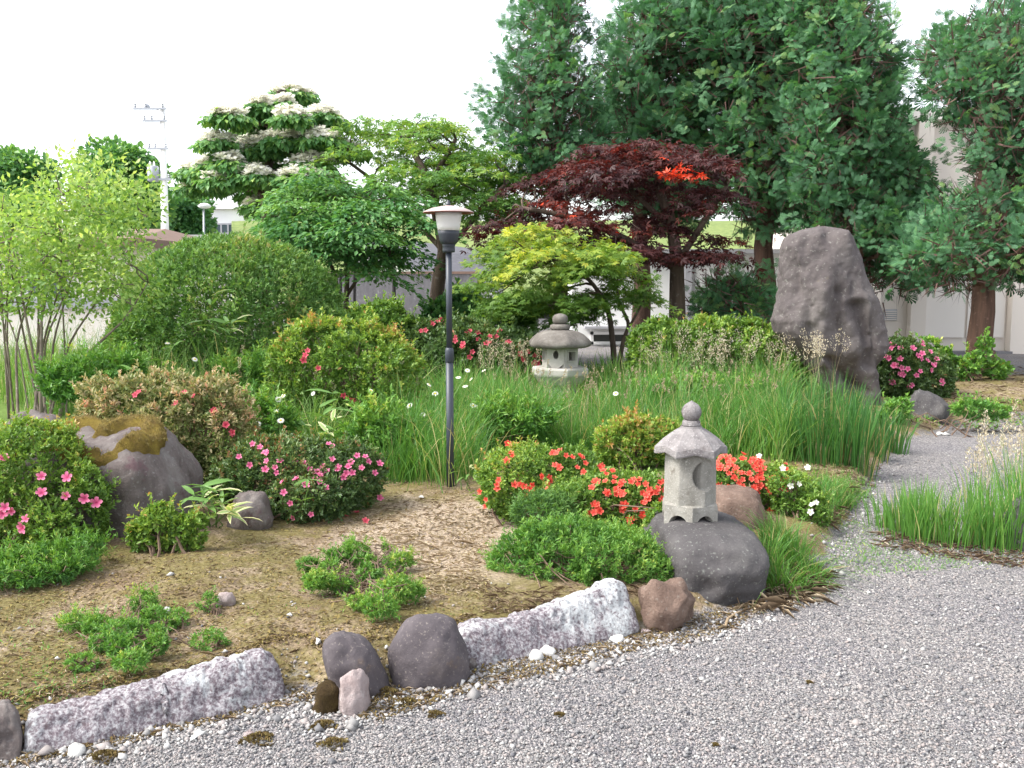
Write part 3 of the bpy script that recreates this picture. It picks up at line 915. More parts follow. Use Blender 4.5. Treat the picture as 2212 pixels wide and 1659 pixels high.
o = b.build('black_post', M['black_metal']); tag(o, 'thin black post standing before the grey retaining wall', 'post')
for k, (px, top) in enumerate(((718, 575), (735, 580), (765, 585))):
    b = MB(); b.tube([ground_pt(px, 21.5), P(px + 1, top, 21.5)], 0.035, 7)
    o = b.build('garden_stake', M['black_metal'])
    tag(o, ['leftmost of three dark stakes right of the clipped dome hedge', 'middle of three dark stakes right of the clipped dome hedge', 'rightmost of three dark stakes right of the clipped dome hedge'][k], 'stake', 'dark stakes by the hedge')

# utility pole
Yp = 42.0
base = P(357, 600, Yp) * [1, 1, 0]
h = thing('utility_pole', 'tall pale concrete utility pole with transformer on the left', 'utility pole', base)
b = MB(); b.tube([base, P(357, 520, Yp), P(350, 222, Yp)], [0.19, 0.17, 0.11], 14); b.build('pole', M['pole_concrete'], h, True)
b = MB(); c = P(331, 376, Yp - .1); b.lathe([(0.02, 0.36), (0.20, 0.34), (0.24, 0.30), (0.24, -.28), (0.20, -.32)], 14, c); tr = b.build('transformer', M['pole_metal'], h, True)
for dx in (-.12, .05):
    b = MB(); b.lathe([(0.05, 0), (.05, .10), (.02, .2)], 8, (c[0] + dx, c[1], c[2] + .34)); s_ = b.build('bushing', M['pole_concrete'], None); s_.parent = tr
for yy, w, ox in ((236, .95, -.25), (262, .7, -.1), (322, .6, .0), (388, .7, .1)):
    c = P(352, yy, Yp)
    b = MB(); b.box((c[0] - w + ox, c[1] - .2, c[2] - .04), (c[0] + w * .45 + ox, c[1] - .12, c[2] + .04)); ca = b.build('crossarm', M['pole_metal'], h)
    for dx in (-w + .08, -w * .45, w * .3):
        b = MB(); b.lathe([(.03, 0), (.055, .05), (.03, .09), (.055, .13), (.02, .18)], 8, (c[0] + dx + ox, c[1] - .16, c[2] + .043)); s_ = b.build('insulator', M['pole_metal'], None); s_.parent = ca
b = MB(); c = P(318, 232, Yp); b.lathe([(.02, .16), (.10, .10), (.13, 0), (.03, -.05)], 10, c); b.build('switch_box', M['pole_metal'], h)
b = MB(); b.tube([c, P(352, 240, Yp)], .02, 5); b.build('bracket', M['pole_metal'], h)
# far street lamp
Yl = 52.0
g = P(440, 600, Yl) * [1, 1, 0]
h = thing('street_lamp', 'slim far street lamp with a pale oval head left of the white building', 'street lamp', g)
b = MB(); b.tube([g, P(440, 452, Yl)], [.07, .05], 8); b.build('pole', M['pole_metal'], h, True)
b = MB(); b.lathe([(.05, -.12), (.28, -.08), (.36, .03), (.22, .14), (.03, .18)], 14, P(442, 446, Yl)); b.build('lamp_head', M['white_wall'], h, True)

# far trees
def far_tree(poly, Y, label, seed=0, m='broad_green', trunk_px=None, tone0=0.55):
    pts = np.array(poly, float)
    cx = trunk_px or pts[:, 0].mean()
    g = ground_pt(cx, Y); g[2] = 0
    t = thing('broadleaf_tree', label, 'tree', g, 'trees far behind the garden')
    C, q = crown_centres(poly, Y, 2.2, 90, 8)
    b = MB()
    top = C[:, 2].max()
    b.tube(bent(g, (g[0], Y, top - .6), 6, 0, .01), np.linspace(.2, .05, 6), 8)
    for c in C[rng.choice(len(C), 14)]:
        z = rng.uniform(.3, .8) * c[2]
        b.tube(bent((g[0], Y, z), c, 5), np.linspace(.07, .015, 5), 5)
    b.build('trunk', M['bark'], t)
    L = Leaves()
    fill_clumps(L, C, 'leaf', 110, 0.8, 0.6, .32, .2, tone0 + rng.normal(0, .15, len(C)), 'broad')
    L.build('crown', M[m], t)


far_tree([(-60, 345), (40, 338), (95, 360), (110, 420), (60, 520), (-80, 520)], 48, 'distant rounded green tree at the left edge behind the bright shrub')
far_tree([(185, 340), (225, 316), (290, 330), (335, 370), (345, 440), (330, 520), (200, 520)], 46, 'distant blue-green tree left of the utility pole')
far_tree([(372, 430), (395, 412), (430, 440), (440, 510), (400, 535), (365, 520)], 55, 'distant dark tree between the utility pole and the white building', tone0=0.35)

# ------------------------------------------------------------------ cypress trees
def cypress(poly, Y, trunk_px, label, nclump, half, seed, top_py, r0=.22, fill=.6, holes=None, per=9, lean=0.0, rc=.36, limbs=46):
    g = ground_pt(trunk_px, Y)
    t = thing('cypress_tree', label, 'tree', g, 'tall cypress trees')
    C, q = crown_centres(poly, Y, half, nclump, 11, rc * .6)
    top = P(trunk_px + lean, top_py, Y)
    b = MB()
    k = 12
    path = bent(g, top, k, 0, .004)
    b.tube(path, np.linspace(r0, .04, k), 10)
    b.tube([g - [0, 0, .1], g + [0, 0, .35]], [r0 * 1.5, r0 * 1.0], 10)
    lb = b
    idx = rng.choice(len(C), min(limbs, len(C)), replace=False)
    for c in C[idx]:
        zt = np.clip(c[2] - rng.uniform(.1, .6), g[2] + 1.2, top[2] - .2)
        f = (zt - g[2]) / (top[2] - g[2])
        a = path[0] + (path[-1] - path[0]) * f
        lb.tube(bent(a, c, 6, -.06, .03), np.linspace(.055 * (1.2 - f), .012, 6), 5)
    lb.build('trunk', M['bark_red'], t, True)
    L = Leaves()
    tone = 0.45 + 0.16 * rng.normal(size=len(C))
    rr = rc * rng.uniform(.5, 1.25, len(C))
    fan_clumps(L, C, rr, tone, per)
    # larger, darker-toned sprays filling the heart of the crown
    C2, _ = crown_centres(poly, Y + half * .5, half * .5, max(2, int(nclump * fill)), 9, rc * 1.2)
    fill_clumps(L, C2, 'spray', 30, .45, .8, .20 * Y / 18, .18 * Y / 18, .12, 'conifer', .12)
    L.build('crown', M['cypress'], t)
    D = Leaves()
    ctr = np.array([top[0], Y, 0])
    Ci = C * [1, 1, 1]
    Ci[:, :2] = Ci[:, :2] + (ctr[:2] - Ci[:, :2]) * 0.25
    fill_clumps(D, Ci, 'needle', 16, .45, .8, .30, .10, .5, 'broad', .3)
    tag(D.build('dead_twigs', M['dead_twig'], t), kind='stuff')
    return t


cypress([(1110, 60), (1170, -40), (1240, -40), (1278, 60), (1262, 140), (1300, 220), (1310, 330), (1280, 420), (1190, 470), (1120, 410), (1075, 340), (1042, 250), (1060, 180), (1100, 110)],
        17.0, 1208, 'slender leftmost cypress with sky showing through, left of the red maple', 105, .8, 1, -45, .15, per=10, rc=.30, limbs=50, fill=.25)
cypress([(1288, 110), (1340, 30), (1420, -70), (1540, -80), (1600, 60), (1580, 250), (1560, 400), (1500, 500), (1380, 480), (1300, 420), (1270, 330), (1285, 200)],
        19.0, 1390, 'tall cypress rising straight behind the red maple', 200, 1.2, 2, -120, .2)
cypress([(1520, -90), (1720, -110), (1810, -20), (1800, 200), (1820, 420), (1770, 500), (1640, 505), (1560, 480), (1530, 300), (1500, 100)],
        18.2, 1650, 'tall cypress left of and behind the upright boulder', 250, 1.3, 3, -120, .22)
cypress([(1700, -80), (1870, -60), (1905, 60), (1938, 170), (1950, 260), (1990, 340), (2020, 420), (2045, 520), (2000, 610), (1920, 650), (1885, 600), (1800, 540), (1720, 500), (1690, 250)],
        16.6, 1850, 'broad cypress directly above the upright boulder', 280, 1.3, 4, -120, .22)
cypress([(1978, 140), (2050, 55), (2190, 5), (2340, 60), (2360, 600), (2250, 625), (2160, 590), (2080, 625), (1960, 612), (1935, 560), (1990, 440), (2060, 425), (2110, 400), (2110, 265), (2050, 262), (2005, 220)],
        14.3, 2122, 'rightmost cypress with a bare trunk before the beige building', 250, 1.2, 5, 30, .20, lean=25)
cypress([(1500, 655), (1560, 605), (1650, 585), (1672, 620), (1650, 690), (1510, 695)],
        15.2, 1575, 'low dark young cypress before the white shed', 26, .4, 6, 595, .05, rc=.22, limbs=16, fill=0)

# ------------------------------------------------------------------ broadleaf trees
def tier_plates(L, C, R_, kind, ll, lw, tone, dens, dome=.22, tj=.14, axis=None):
    """thin drooping layers of leaves, one per centre"""
    for c, r, tn in zip(C, R_, tone):
        n = int(dens * math.pi * r * r)
        a = rng.uniform(0, 2 * math.pi, n); q = np.sqrt(rng.random(n))
        q = q * (1 + .25 * np.sin(3 * a + c[0] * 9) + .15 * np.sin(5 * a + c[2] * 7))
        out = np.stack([np.cos(a), np.sin(a), np.zeros(n)], -1)
        tl = rng.normal(0, .14, 2)
        if axis is not None:
            dv = c[:2] - axis[:2]; tl = tl - .16 * dv / (np.linalg.norm(dv) + .3)
        p = c + out * (q * r)[:, None]
        p[:, 2] += -dome * r * q ** 2 + p[:, 0] * 0 + (out[:, 0] * tl[0] + out[:, 1] * tl[1]) * q * r + rng.normal(0, .035, n)
        d = out * .8 + rng.normal(0, .4, (n, 3)) * [1, 1, .5] + [0, 0, -.3]
        sz = rng.uniform(.7, 1.25, n)
        L.put(kind, p, d, rng.normal(0, .35, (n, 3)) + [0, -.1, 1], ll * sz, lw * sz, tn + tj * rng.normal(size=n) + .12 * (q - .5))


def poly_tree(name, label, poly, Y, half, nclump, kind, per, r, flat, ll, lw, mat, mode, stems, tone=.5, tj=.15, sep=8, limbs=40, bark='bark', group=None, grad=0.0, lr=.02, tier=None):
    """stems: list of (list of (px,py,dY), r0, r1)"""
    g = ground_pt(stems[0][0][0][0], Y)
    t = thing(name, label, 'tree', g, group)
    C, q = crown_centres(poly, Y, half, nclump, sep, r * (.25 if tier else .5))
    b = MB()
    joints = []
    for path, r0, r1 in stems:
        pts = []
        for i, (px, py, dy) in enumerate(path):
            pts.append(ground_pt(px, Y + dy) - [0, 0, .08] if py is None else P(px, py, Y + dy))
        pts = np.array(pts)
        # smooth
        k = 4 * len(pts)
        tt = np.linspace(0, len(pts) - 1, k)
        sp = np.stack([np.interp(tt, np.arange(len(pts)), pts[:, j]) for j in range(3)], -1)
        sp[1:-1] = (sp[:-2] + 2 * sp[1:-1] + sp[2:]) / 4
        b.tube(sp, np.linspace(r0, r1, k), 8)
        joints += list(sp[k // 2:])
    J = np.array(joints)
    lb = b
    for c in C[rng.choice(len(C), min(limbs, len(C)), replace=False)]:
        w = np.linalg.norm(J - c, axis=1) + 0.8 * np.maximum(0, J[:, 2] - c[2])
        a = J[np.argmin(w)]
        lb.tube(bent(a, c, 6, .04, .04), np.linspace(lr, .005, 6), 5)
    lb.build('trunk', M[bark], t, True)
    L = Leaves()
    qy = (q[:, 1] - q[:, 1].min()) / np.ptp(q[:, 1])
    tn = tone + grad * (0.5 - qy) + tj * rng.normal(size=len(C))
    if tier:
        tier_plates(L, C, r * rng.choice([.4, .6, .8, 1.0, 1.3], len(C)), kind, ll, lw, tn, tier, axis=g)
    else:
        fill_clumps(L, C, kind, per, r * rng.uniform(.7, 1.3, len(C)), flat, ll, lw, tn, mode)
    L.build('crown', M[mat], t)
    return t, C


poly_tree('maple_tree', 'spreading green maple with leaning trunk behind the garden lamp',
          [(640, 340), (710, 275), (850, 238), (960, 238), (1005, 268), (1015, 320), (1080, 318), (1120, 365), (1185, 345), (1150, 430), (1080, 490), (1010, 500), (960, 450), (900, 470), (850, 425), (790, 365), (700, 372)],
          16.5, 1.5, 74, 'palm3', 84, .52, .20, .10, .10, 'maple_green', 'maple',
          [([(930, None, 0), (938, 690, 0), (948, 600, 0), (960, 540, 0), (945, 470, 0), (928, 400, 0), (905, 350, .2), (880, 300, .3)], .14, .05),
           ([(928, 410, 0), (950, 360, -.2), (985, 300, -.3)], .06, .03), ([(960, 545, 0), (1010, 490, -.3), (1050, 440, -.4), (1090, 400, -.4)], .055, .03),
           ([(960, 545, 0), (900, 480, .3), (820, 400, .4), (740, 340, .3)], .05, .025)], .52, .16, 13, 60, grad=.25, tier=200)
poly_tree('dogwood_tree', 'dark green leafy young tree between the dome hedge and the lamp',
          [(572, 430), (640, 385), (720, 350), (755, 392), (840, 390), (900, 440), (935, 480), (925, 545), (850, 565), (830, 590), (760, 600), (690, 575), (610, 545), (570, 500)],
          14.5, 1.1, 100, 'leaf', 80, .42, .30, .10, .05, 'broad_green', 'broad',
          [([(745, None, 0), (748, 640, 0), (752, 560, 0), (740, 470, 0), (700, 410, 0)], .045, .02), ([(748, 640, 0), (780, 590, 0), (840, 560, .1)], .03, .012),
           ([(735, None, .1), (728, 600, .1), (690, 520, .1), (640, 450, 0)], .035, .015)], .5, .16, 11, 40, grad=.2, tier=330)
poly_tree('red_maple_tree', 'dark red Japanese maple with a straight trunk before the cypresses',
          [(1050, 480), (1120, 390), (1200, 335), (1285, 260), (1330, 300), (1420, 300), (1480, 300), (1560, 325), (1612, 385), (1570, 440), (1605, 525), (1540, 560), (1440, 560), (1380, 610), (1300, 575), (1200, 550), (1110, 570), (1020, 545)],
          14.8, 1.5, 78, 'palm3', 74, .50, .13, .10, .10, 'maple_red', 'maple',
          [([(1465, None, 0), (1463, 640, 0), (1462, 560, 0), (1450, 480, 0), (1420, 400, 0)], .15, .06), ([(1462, 570, 0), (1520, 480, -.2), (1570, 400, -.3)], .06, .03),
           ([(1460, 580, 0), (1360, 520, -.2), (1250, 470, -.3), (1130, 450, -.3)], .065, .03), ([(1450, 490, 0), (1370, 420, .2), (1300, 330, .3)], .05, .02)], .27, .17, 14, 70, grad=.10, tier=200)
# sunlit patch of the crown, its light painted as scarlet leaf colour
L = Leaves()
tips = P(np.array([1440, 1465, 1490, 1510, 1450, 1475]), np.array([368, 375, 380, 385, 378, 370]), np.full(6, 13.6))
fill_clumps(L, tips + rng.normal(0, .05, tips.shape), 'palm3', 17, .17, .3, .09, .09, .97, 'maple', .05)
rt = bpy.data.objects.get('red_maple_tree')
L.build('painted_sun_spray', M['maple_red'], rt)['label'] = 'scarlet spray with sunlight painted into its leaf colour'
poly_tree('yellow_maple_tree', 'small forked maple with yellow-green top behind the stone lantern',
          [(1015, 600), (1050, 530), (1090, 485), (1160, 470), (1200, 490), (1250, 520), (1290, 500), (1310, 520), (1370, 550), (1420, 620), (1400, 660), (1330, 650), (1270, 690), (1200, 710), (1130, 690), (1060, 680)],
          12.6, 1.0, 92, 'palm', 52, .30, .22, .075, .075, 'maple_yellow', 'maple',
          [([(1328, None, 0), (1326, 760, 0), (1318, 690, 0), (1308, 650, 0), (1270, 600, 0), (1200, 560, 0)], .045, .02), ([(1330, None, .05), (1345, 740, 0), (1360, 700, 0), (1335, 650, 0), (1330, 600, 0)], .035, .015),
           ([(1360, 705, 0), (1385, 660, 0), (1400, 620, 0)], .02, .01)], .38, .12, 11, 45, grad=.7, tier=420)  # grad paints the backlit glow of the crown top into the leaf tone

# layered dogwood in bloom
Yd = 17.0
g = ground_pt(575, Yd)
t = thing('flowering_dogwood_tree', 'layered dogwood with white bracts on its tiers behind the dome hedge', 'tree', g)
plates = []
for cy, x0, x1 in ((196, 595, 630), (222, 545, 640), (248, 470, 720), (272, 520, 730), (300, 450, 700), (322, 480, 720), (350, 430, 690), (372, 400, 660), (396, 410, 700), (420, 440, 660), (446, 540, 640)):
    x = x0
    while x < x1:
        rx = rng.uniform(24, 56)
        if not (cy > 410 and x < 500): plates.append((x + rx * .6, cy + rng.normal(0, 6), rx, rng.uniform(7, 13)))
        x += rx * rng.uniform(1.2, 2.3)

b = MB()
b.tube(bent(g, P(572, 420, Yd), 5, 0, .01), np.linspace(.12, .09, 5), 9)
trk = bent(P(572, 420, Yd), P(600, 200, Yd), 7, 0, .02)
b.tube(trk, np.linspace(.09, .02, 7), 8)
b.tube(bent(P(572, 440, Yd), P(660, 290, Yd + .4), 6, 0, .02), np.linspace(.06, .015, 6), 7)
lb, L, Bz = b, Leaves(), Leaves()
for cx, cy, rx, rz in plates:
    c = P(cx, cy, Yd + rng.uniform(-.9, .9))
    a = trk[np.argmin(np.abs(trk[:, 2] - (c[2] - .15)))]
    lb.tube(bent(a, c, 5, .03, .02), np.linspace(.03, .008, 5), 5)
    m_ = pxm(Yd)
    n = int(rx * 2.0)
    u = rng.uniform(0, 2 * math.pi, n); rr = np.sqrt(rng.uniform(0, 1, n))
    Cc = np.stack([c[0] + rx * m_ * rr * np.cos(u), c[1] + rx * m_ * .8 * rr * np.sin(u), c[2] + rng.normal(0, .16 * rz * m_, n) - .10 * rr ** 2], -1)
    fill_clumps(L, Cc, 'leaf', 9, .12, .5, .14, .07, .45 + .15 * rng.normal(size=n), 'droop')
    nb = int(rx * 2.6)
    u = rng.uniform(0, 2 * math.pi, nb); rr = np.sqrt(rng.uniform(0, 1, nb))
    pb_ = np.stack([c[0] + rx * m_ * rr * np.cos(u) * .95, c[1] + rx * m_ * .8 * rr * np.sin(u), c[2] + .10 + rng.normal(0, .035, nb) - .10 * rr ** 2], -1)
    for k in range(4):
        aa = rng.uniform(0, .3, nb) + k * math.pi / 2
        Bz.put('leaf', pb_, np.stack([np.cos(aa), np.sin(aa), rng.uniform(-.2, .7, nb)], -1), rng.normal(0, .5, (nb, 3)) + [0, -.5, .8], .095, .07, rng.random(nb))
lb.build('trunk', M['bark'], t, True); L.build('crown', M['dogwood'], t); Bz.build('bracts', M['bract'], t)

# bright many-stemmed shrub at the left edge
stems = []
for k in range(22):
    px0 = rng.uniform(-10, 150) if k < 17 else rng.uniform(-160, 0)
    px1 = px0 + rng.normal(10, 60) + (px0 - 60) * .8
    stems.append(([(px0, None, rng.uniform(-.4, .4)), (px0 + (px1 - px0) * .25 + rng.normal(0, 6), 740, rng.uniform(-.4, .4)), (px1 * .7 + px0 * .3, 600, rng.uniform(-.5, .5)), (px1, rng.uniform(420, 520), rng.uniform(-.5, .5))], rng.uniform(.008, .018), .004))
stems.append(([(110, None, 0), (150, 800, -.1), (215, 740, -.2), (270, 690, -.3), (320, 610, -.3)], .02, .006))
poly_tree('bright_shrub_tree', 'bright yellow-green many-stemmed shrub at the left edge',
          [(-120, 420), (-40, 385), (30, 400), (70, 420), (120, 345), (165, 325), (215, 340), (260, 345), (330, 395), (345, 455), (312, 520), (325, 570), (345, 600), (300, 660), (250, 690), (190, 640), (130, 690), (60, 660), (0, 700), (-120, 700)],
          9.6, 1.0, 260, 'leaf', 44, .30, .8, .06, .032, 'spring_leaf', 'broad', stems, .5, .2, 8, 130, 'bark_grey', lr=.008)

# ------------------------------------------------------------------ shrubs from overlapping mounds
def lobes_world(lobes, Y):
    out = []
    for lb in lobes:
        cx, cy, rx, rz = lb[:4]
        dy = lb[4] if len(lb) > 4 else 0.0
        y = Y + dy
        c = P(cx, cy, y)
        s = pxm(y)
        out.append((c, np.array([rx * s, rx * s * (lb[5] if len(lb) > 5 else .85), rz * s])))
    return out


def surf_points(lw, dens, lump=.10, lscale=5.0, seed=0, depth=.16, skirt=True):
    """points on the outside of the joined mounds, with outward normals"""
    PS, NS = [], []
    for i, (c, r) in enumerate(lw):
        area = 4 * math.pi * ((r[0] * r[1]) ** 1.6 / 3 + (r[0] * r[2]) ** 1.6 / 3 + (r[1] * r[2]) ** 1.6 / 3) ** (1 / 1.6)
        n = max(20, int(area * dens))
        d = randdir(n)
        q = c + d * r
        nz = .15 - 1.5 * np.abs(fbm(q * lscale * 1.1, 2, seed + 1)) + .8 * fbm(q * lscale * .45, 2, seed)
        k = 1 + lump * 1.5 * nz - depth * rng.random(n) ** 2
        rv = np.repeat(r[None], n, 0)
        if skirt:
            dn = min(max(r[2], c[2] - float(hgt(c[0], c[1])) + .02), 3.0 * r[2])
            rv[:, 2] = np.where(d[:, 2] < 0, dn, r[2])
        p = c + d * rv * k[:, None]
        nr = norm(d / rv)
        ok = np.ones(n, bool)
        for j, (c2, r2) in enumerate(lw):
            if j != i:
                ok &= (((p - c2) / r2) ** 2).sum(1) > 0.80
        ok &= p[:, 2] > hgt(p[:, 0], p[:, 1]) - .01
        PS.append(p[ok]); NS.append(nr[ok])
    return np.concatenate(PS), np.concatenate(NS)


def rosettes(L, p, nr, k, ll, lw, tone, spread=.9, kind='leaf', tj=.12):
    n = len(p)
    ax = norm(nr + rng.normal(0, .35, (n, 3)) + [0, 0, .35])
    P_ = np.repeat(p, k, 0); A = np.repeat(ax, k, 0)
    N = len(P_)
    rd = rng.normal(size=(N, 3)); rd -= (rd * A).sum(1)[:, None] * A
    rd = norm(rd)
    s = rng.uniform(.35, 1.0, N)[:, None] * spread
    d = A * .75 + rd * s
    nn = A - rd * .2
    sz = rng.uniform(.65, 1.25, N)
    tn = np.repeat(tone, k) + rng.normal(0, tj, N)
    L.put(kind, P_ + rng.normal(0, ll * .2, (N, 3)), d, nn, ll * sz, lw * sz, tn)


def shrub(name, label, cat, lobes, Y, mat, dens, k, ll, lw, tone=.5, tj=.14, lump=.14, lscale=5., group=None, kind='leaf', twig_n=26, core=True, spread=.9, toplift=.25, seed=0, shoots=.05, stem_r=.009, each=False):
    if each:
        lobes = [(a[0], a[1], a[2], a[3], float(G(np.array(float(a[0])), np.array(a[1] + a[3] * 1.7))[1]) - Y) for a in lobes]
    W_ = lobes_world(lobes, Y)
    c0 = np.mean([c for c, r in W_], 0)
    g = np.array([c0[0], c0[1], float(hgt(c0[0], c0[1]))])
    t = thing(name, label, cat, g, group)
    b = MB()
    for i in range(twig_n):
        c, r = W_[i % len(W_)]
        d = randdir(1)[0]; d[2] = abs(d[2])
        tip = c + d * r * rng.uniform(.75, .95)
        a = g + np.array([*(rng.normal(0, .05 + .12 * np.ptp([cc[0] for cc, _ in W_]), 2)), -.03])
        b.tube(bent(a, tip, 6, .03, .05), np.linspace(stem_r, .002, 6), 4)
    b.build('stems', M['twig'], t)
    L = Leaves()
    p, nr = surf_points(W_, dens, lump, lscale, seed, skirt=core)
    if len(p) < 30: print('EMPTY', label, W_, g)
    pn = fbm(p * 3.0, 2, seed + 3)
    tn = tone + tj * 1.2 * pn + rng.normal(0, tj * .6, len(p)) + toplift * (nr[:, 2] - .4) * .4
    rosettes(L, p, nr, k, ll, lw, tn, spread, kind)
    # young shoots standing out of the outline
    ns = int(len(p) * shoots)
    if ns:
        si = rng.choice(len(p), ns)
        sd = norm(nr[si] + rng.normal(0, .35, (ns, 3)) + [0, 0, .7])
        sl = ll * rng.uniform(1.0, 3.2, ns)
        for f_ in (.25, .5, .75, 1.0):
            rosettes(L, p[si] + sd * (sl * f_)[:, None], sd, 4, ll * .9, lw * .9, tn[si] + .14, spread * 1.1, kind)
    if core:   # coarser, darker-toned foliage deeper inside
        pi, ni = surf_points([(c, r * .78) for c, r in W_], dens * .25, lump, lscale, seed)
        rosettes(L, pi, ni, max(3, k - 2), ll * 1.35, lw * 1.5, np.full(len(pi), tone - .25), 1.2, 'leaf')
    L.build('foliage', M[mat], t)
    return t, W_


def flower_mesh(name, m, n=5, cup=.42, wid=.80):
    V, T, tone = [(0, 0, 0)], [], [0.0]
    for i in range(n):
        a = 2 * math.pi * i / n + rng.normal(0, .06)
        s = rng.uniform(.9, 1.08)
        b0 = len(V)
        for da, rr, z, tn in ((-wid * .75, .62, cup * .72, .6), (-wid * .45, .95, cup, .95), (0, 1.08 * s, cup * .92, 1.0), (wid * .45, .95, cup, .95), (wid * .75, .62, cup * .72, .6)):
            V.append((rr * math.cos(a + da), rr * math.sin(a + da), z + rng.normal(0, .05))); tone.append(tn)
        for j in range(4):
            T.append((0, b0 + j, b0 + j + 1))
    # stamens
    for i in range(4):
        a = i * 1.7
        b0 = len(V)
        V += [(0.02, 0, 0), (-.02, .02, 0), (.22 * math.cos(a), .22 * math.sin(a), .75)]; tone += [0, 0, .25]
        T.append((b0, b0 + 1, b0 + 2))
    me = new_mesh(name, np.array(V), np.array(T), tone)
    me.materials.append(m)
    return me


FM = {k: [flower_mesh('azalea_flower_' + k, M[mm]) for _ in range(3)] for k, mm in (('pink', 'pink'), ('rose', 'rose'), ('coral', 'coral'), ('white', 'white_petal'))}


def flowers(t, W_, pts, kind, size, push=.012):
    for px, py in pts:
        d = raydir(px, py); d = d / np.linalg.norm(d)
        best, bn = None, None
        for c, r in W_:
            o_ = (CAM - c) / r; dd = d / r
            A = dd @ dd; B = 2 * o_ @ dd; Cc = o_ @ o_ - 1
            D = B * B - 4 * A * Cc
            if D > 0:
                s = (-B - math.sqrt(D)) / (2 * A)
                if best is None or s < best:
                    best = s; bn = norm(((CAM + d * s - c) / r ** 2)[None])[0]
        if best is None:
            # just outside the silhouette: take the nearest mound's middle depth
            c, r = min(W_, key=lambda w: abs((w[0] - CAM) @ np.cross(d, [0, 0, 1.])) + abs(((w[0] - CAM) - d * ((w[0] - CAM) @ d))[2]))
            best = (c - CAM) @ d; bn = -d
        pos = CAM + d * best + bn * (push + rng.uniform(0, .015))
        pos[2] = max(pos[2], float(hgt(pos[0], pos[1])) + .008)
        ax = Vector(norm((bn + rng.normal(0, .3, 3) + np.array([0, -.35, .25]))[None])[0])
        o = bpy.data.objects.new('flower', FM[kind][rng.integers(3)])
        COL.objects.link(o)
        s = size * rng.uniform(.8, 1.15)
        o.parent = t
        o.matrix_parent_inverse = Matrix.Translation(-Vector(t.location))
        o.location = Vector(pos)
        q = ax.to_track_quat('Z', 'Y')
        o.rotation_euler = (q @ Matrix.Rotation(rng.uniform(0, 6.28), 3, 'Z').to_quaternion()).to_euler()
        o.scale = (s, s, s)


def jit(pts, n, sx, sy=None):
    out = []
    for p in pts:
        out.append(p)
        for _ in range(n):
            out.append((p[0] + rng.normal(0, sx), p[1] + rng.normal(0, sy or sx)))
    return out


# clipped dome hedge
shrub('dome_hedge', 'large clipped dome-shaped evergreen hedge behind the left meadow', 'hedge',
      [(500, 690, 235, 178), (400, 730, 150, 130, -.2), (620, 740, 150, 120, -.2), (320, 760, 90, 90, -.3)], 12.4, 'yew', 640, 5, .062, .022, .58, .16, .03, 3.0, kind='leaf', twig_n=40, spread=.8, seed=2, shoots=.02)
# azalea mounds in the middle distance
t, W_ = shrub('azalea_bush', 'large yellow-green azalea mound left of the lamp pole', 'bush',
      [(740, 790, 120, 100), (650, 790, 80, 90, -.1), (830, 800, 85, 80, -.1), (690, 740, 70, 60), (780, 760, 90, 70)], 8.7, 'azalea', 1200, 6, .040, .018, .58, .16, .14, 4, 'azalea bushes', seed=3)
flowers(t, W_, [(660, 768), (668, 760), (655, 778), (752, 856), (760, 860), (770, 866), (742, 850), (905, 858), (898, 865), (690, 795)], 'rose', .030)
shrub('azalea_bush', 'small green azalea between the dome hedge and the retaining wall', 'bush', [(830, 700, 62, 55), (790, 710, 50, 50, .1), (870, 710, 40, 40)], 12.2, 'azalea', 900, 6, .055, .026, .42, .16, .12, 4, 'azalea bushes', seed=4)
t, W_ = shrub('azalea_bush', 'dark azalea with rose flowers behind and left of the stone lantern', 'bush', [(1000, 760, 100, 65), (1090, 770, 90, 60, -.2), (930, 740, 55, 50, .1), (1150, 790, 50, 45, -.3)], 12.0, 'azalea_dark', 900, 6, .055, .026, .45, .16, .12, 4, 'azalea bushes', seed=5)
flowers(t, W_, jit([(930, 700), (945, 698), (1010, 722), (1032, 735), (1048, 718), (1052, 745), (1072, 730), (1140, 760), (1128, 776), (1152, 768), (1095, 742), (1060, 722), (1000, 745), (1020, 760), (985, 730), (1150, 800), (1160, 785), (920, 715)], 1, 7), 'rose', .035)
shrub('evergreen_bush', 'soft grey-green evergreen mound below the yellow maple, left of stone lantern', 'bush', [(1090, 700, 62, 48), (1050, 715, 45, 40)], 13.2, 'yew', 800, 7, .07, .022, .35, .12, .08, 4, seed=6)
shrub('azalea_bush', 'wide green azalea hedge left of the upright boulder', 'bush', [(1440, 770, 85, 85), (1540, 765, 100, 88, .1), (1640, 770, 95, 88), (1690, 790, 60, 75, -.2), (1400, 790, 50, 60)], 11.6, 'azalea', 750, 6, .055, .024, .50, .17, .13, 3.5, 'azalea bushes', seed=7)
t, W_ = shrub('azalea_bush', 'pink flowered azalea right of the upright boulder', 'bush', [(1950, 800, 65, 72), (2010, 815, 48, 58, .1), (1920, 810, 45, 60, .2)], 11.8, 'azalea_dark', 950, 6, .05, .024, .5, .14, .12, 4, 'azalea bushes', seed=8)
flowers(t, W_, jit([(1925, 745), (1945, 755), (1970, 755), (1990, 765), (2022, 777), (1932, 790), (1960, 797), (2000, 780), (1985, 802), (1950, 808), (1915, 772), (1990, 748), (2032, 826), (1962, 832), (1942, 775), (2012, 790), (1905, 760), (1930, 825)], 1, 6), 'pink', .038)

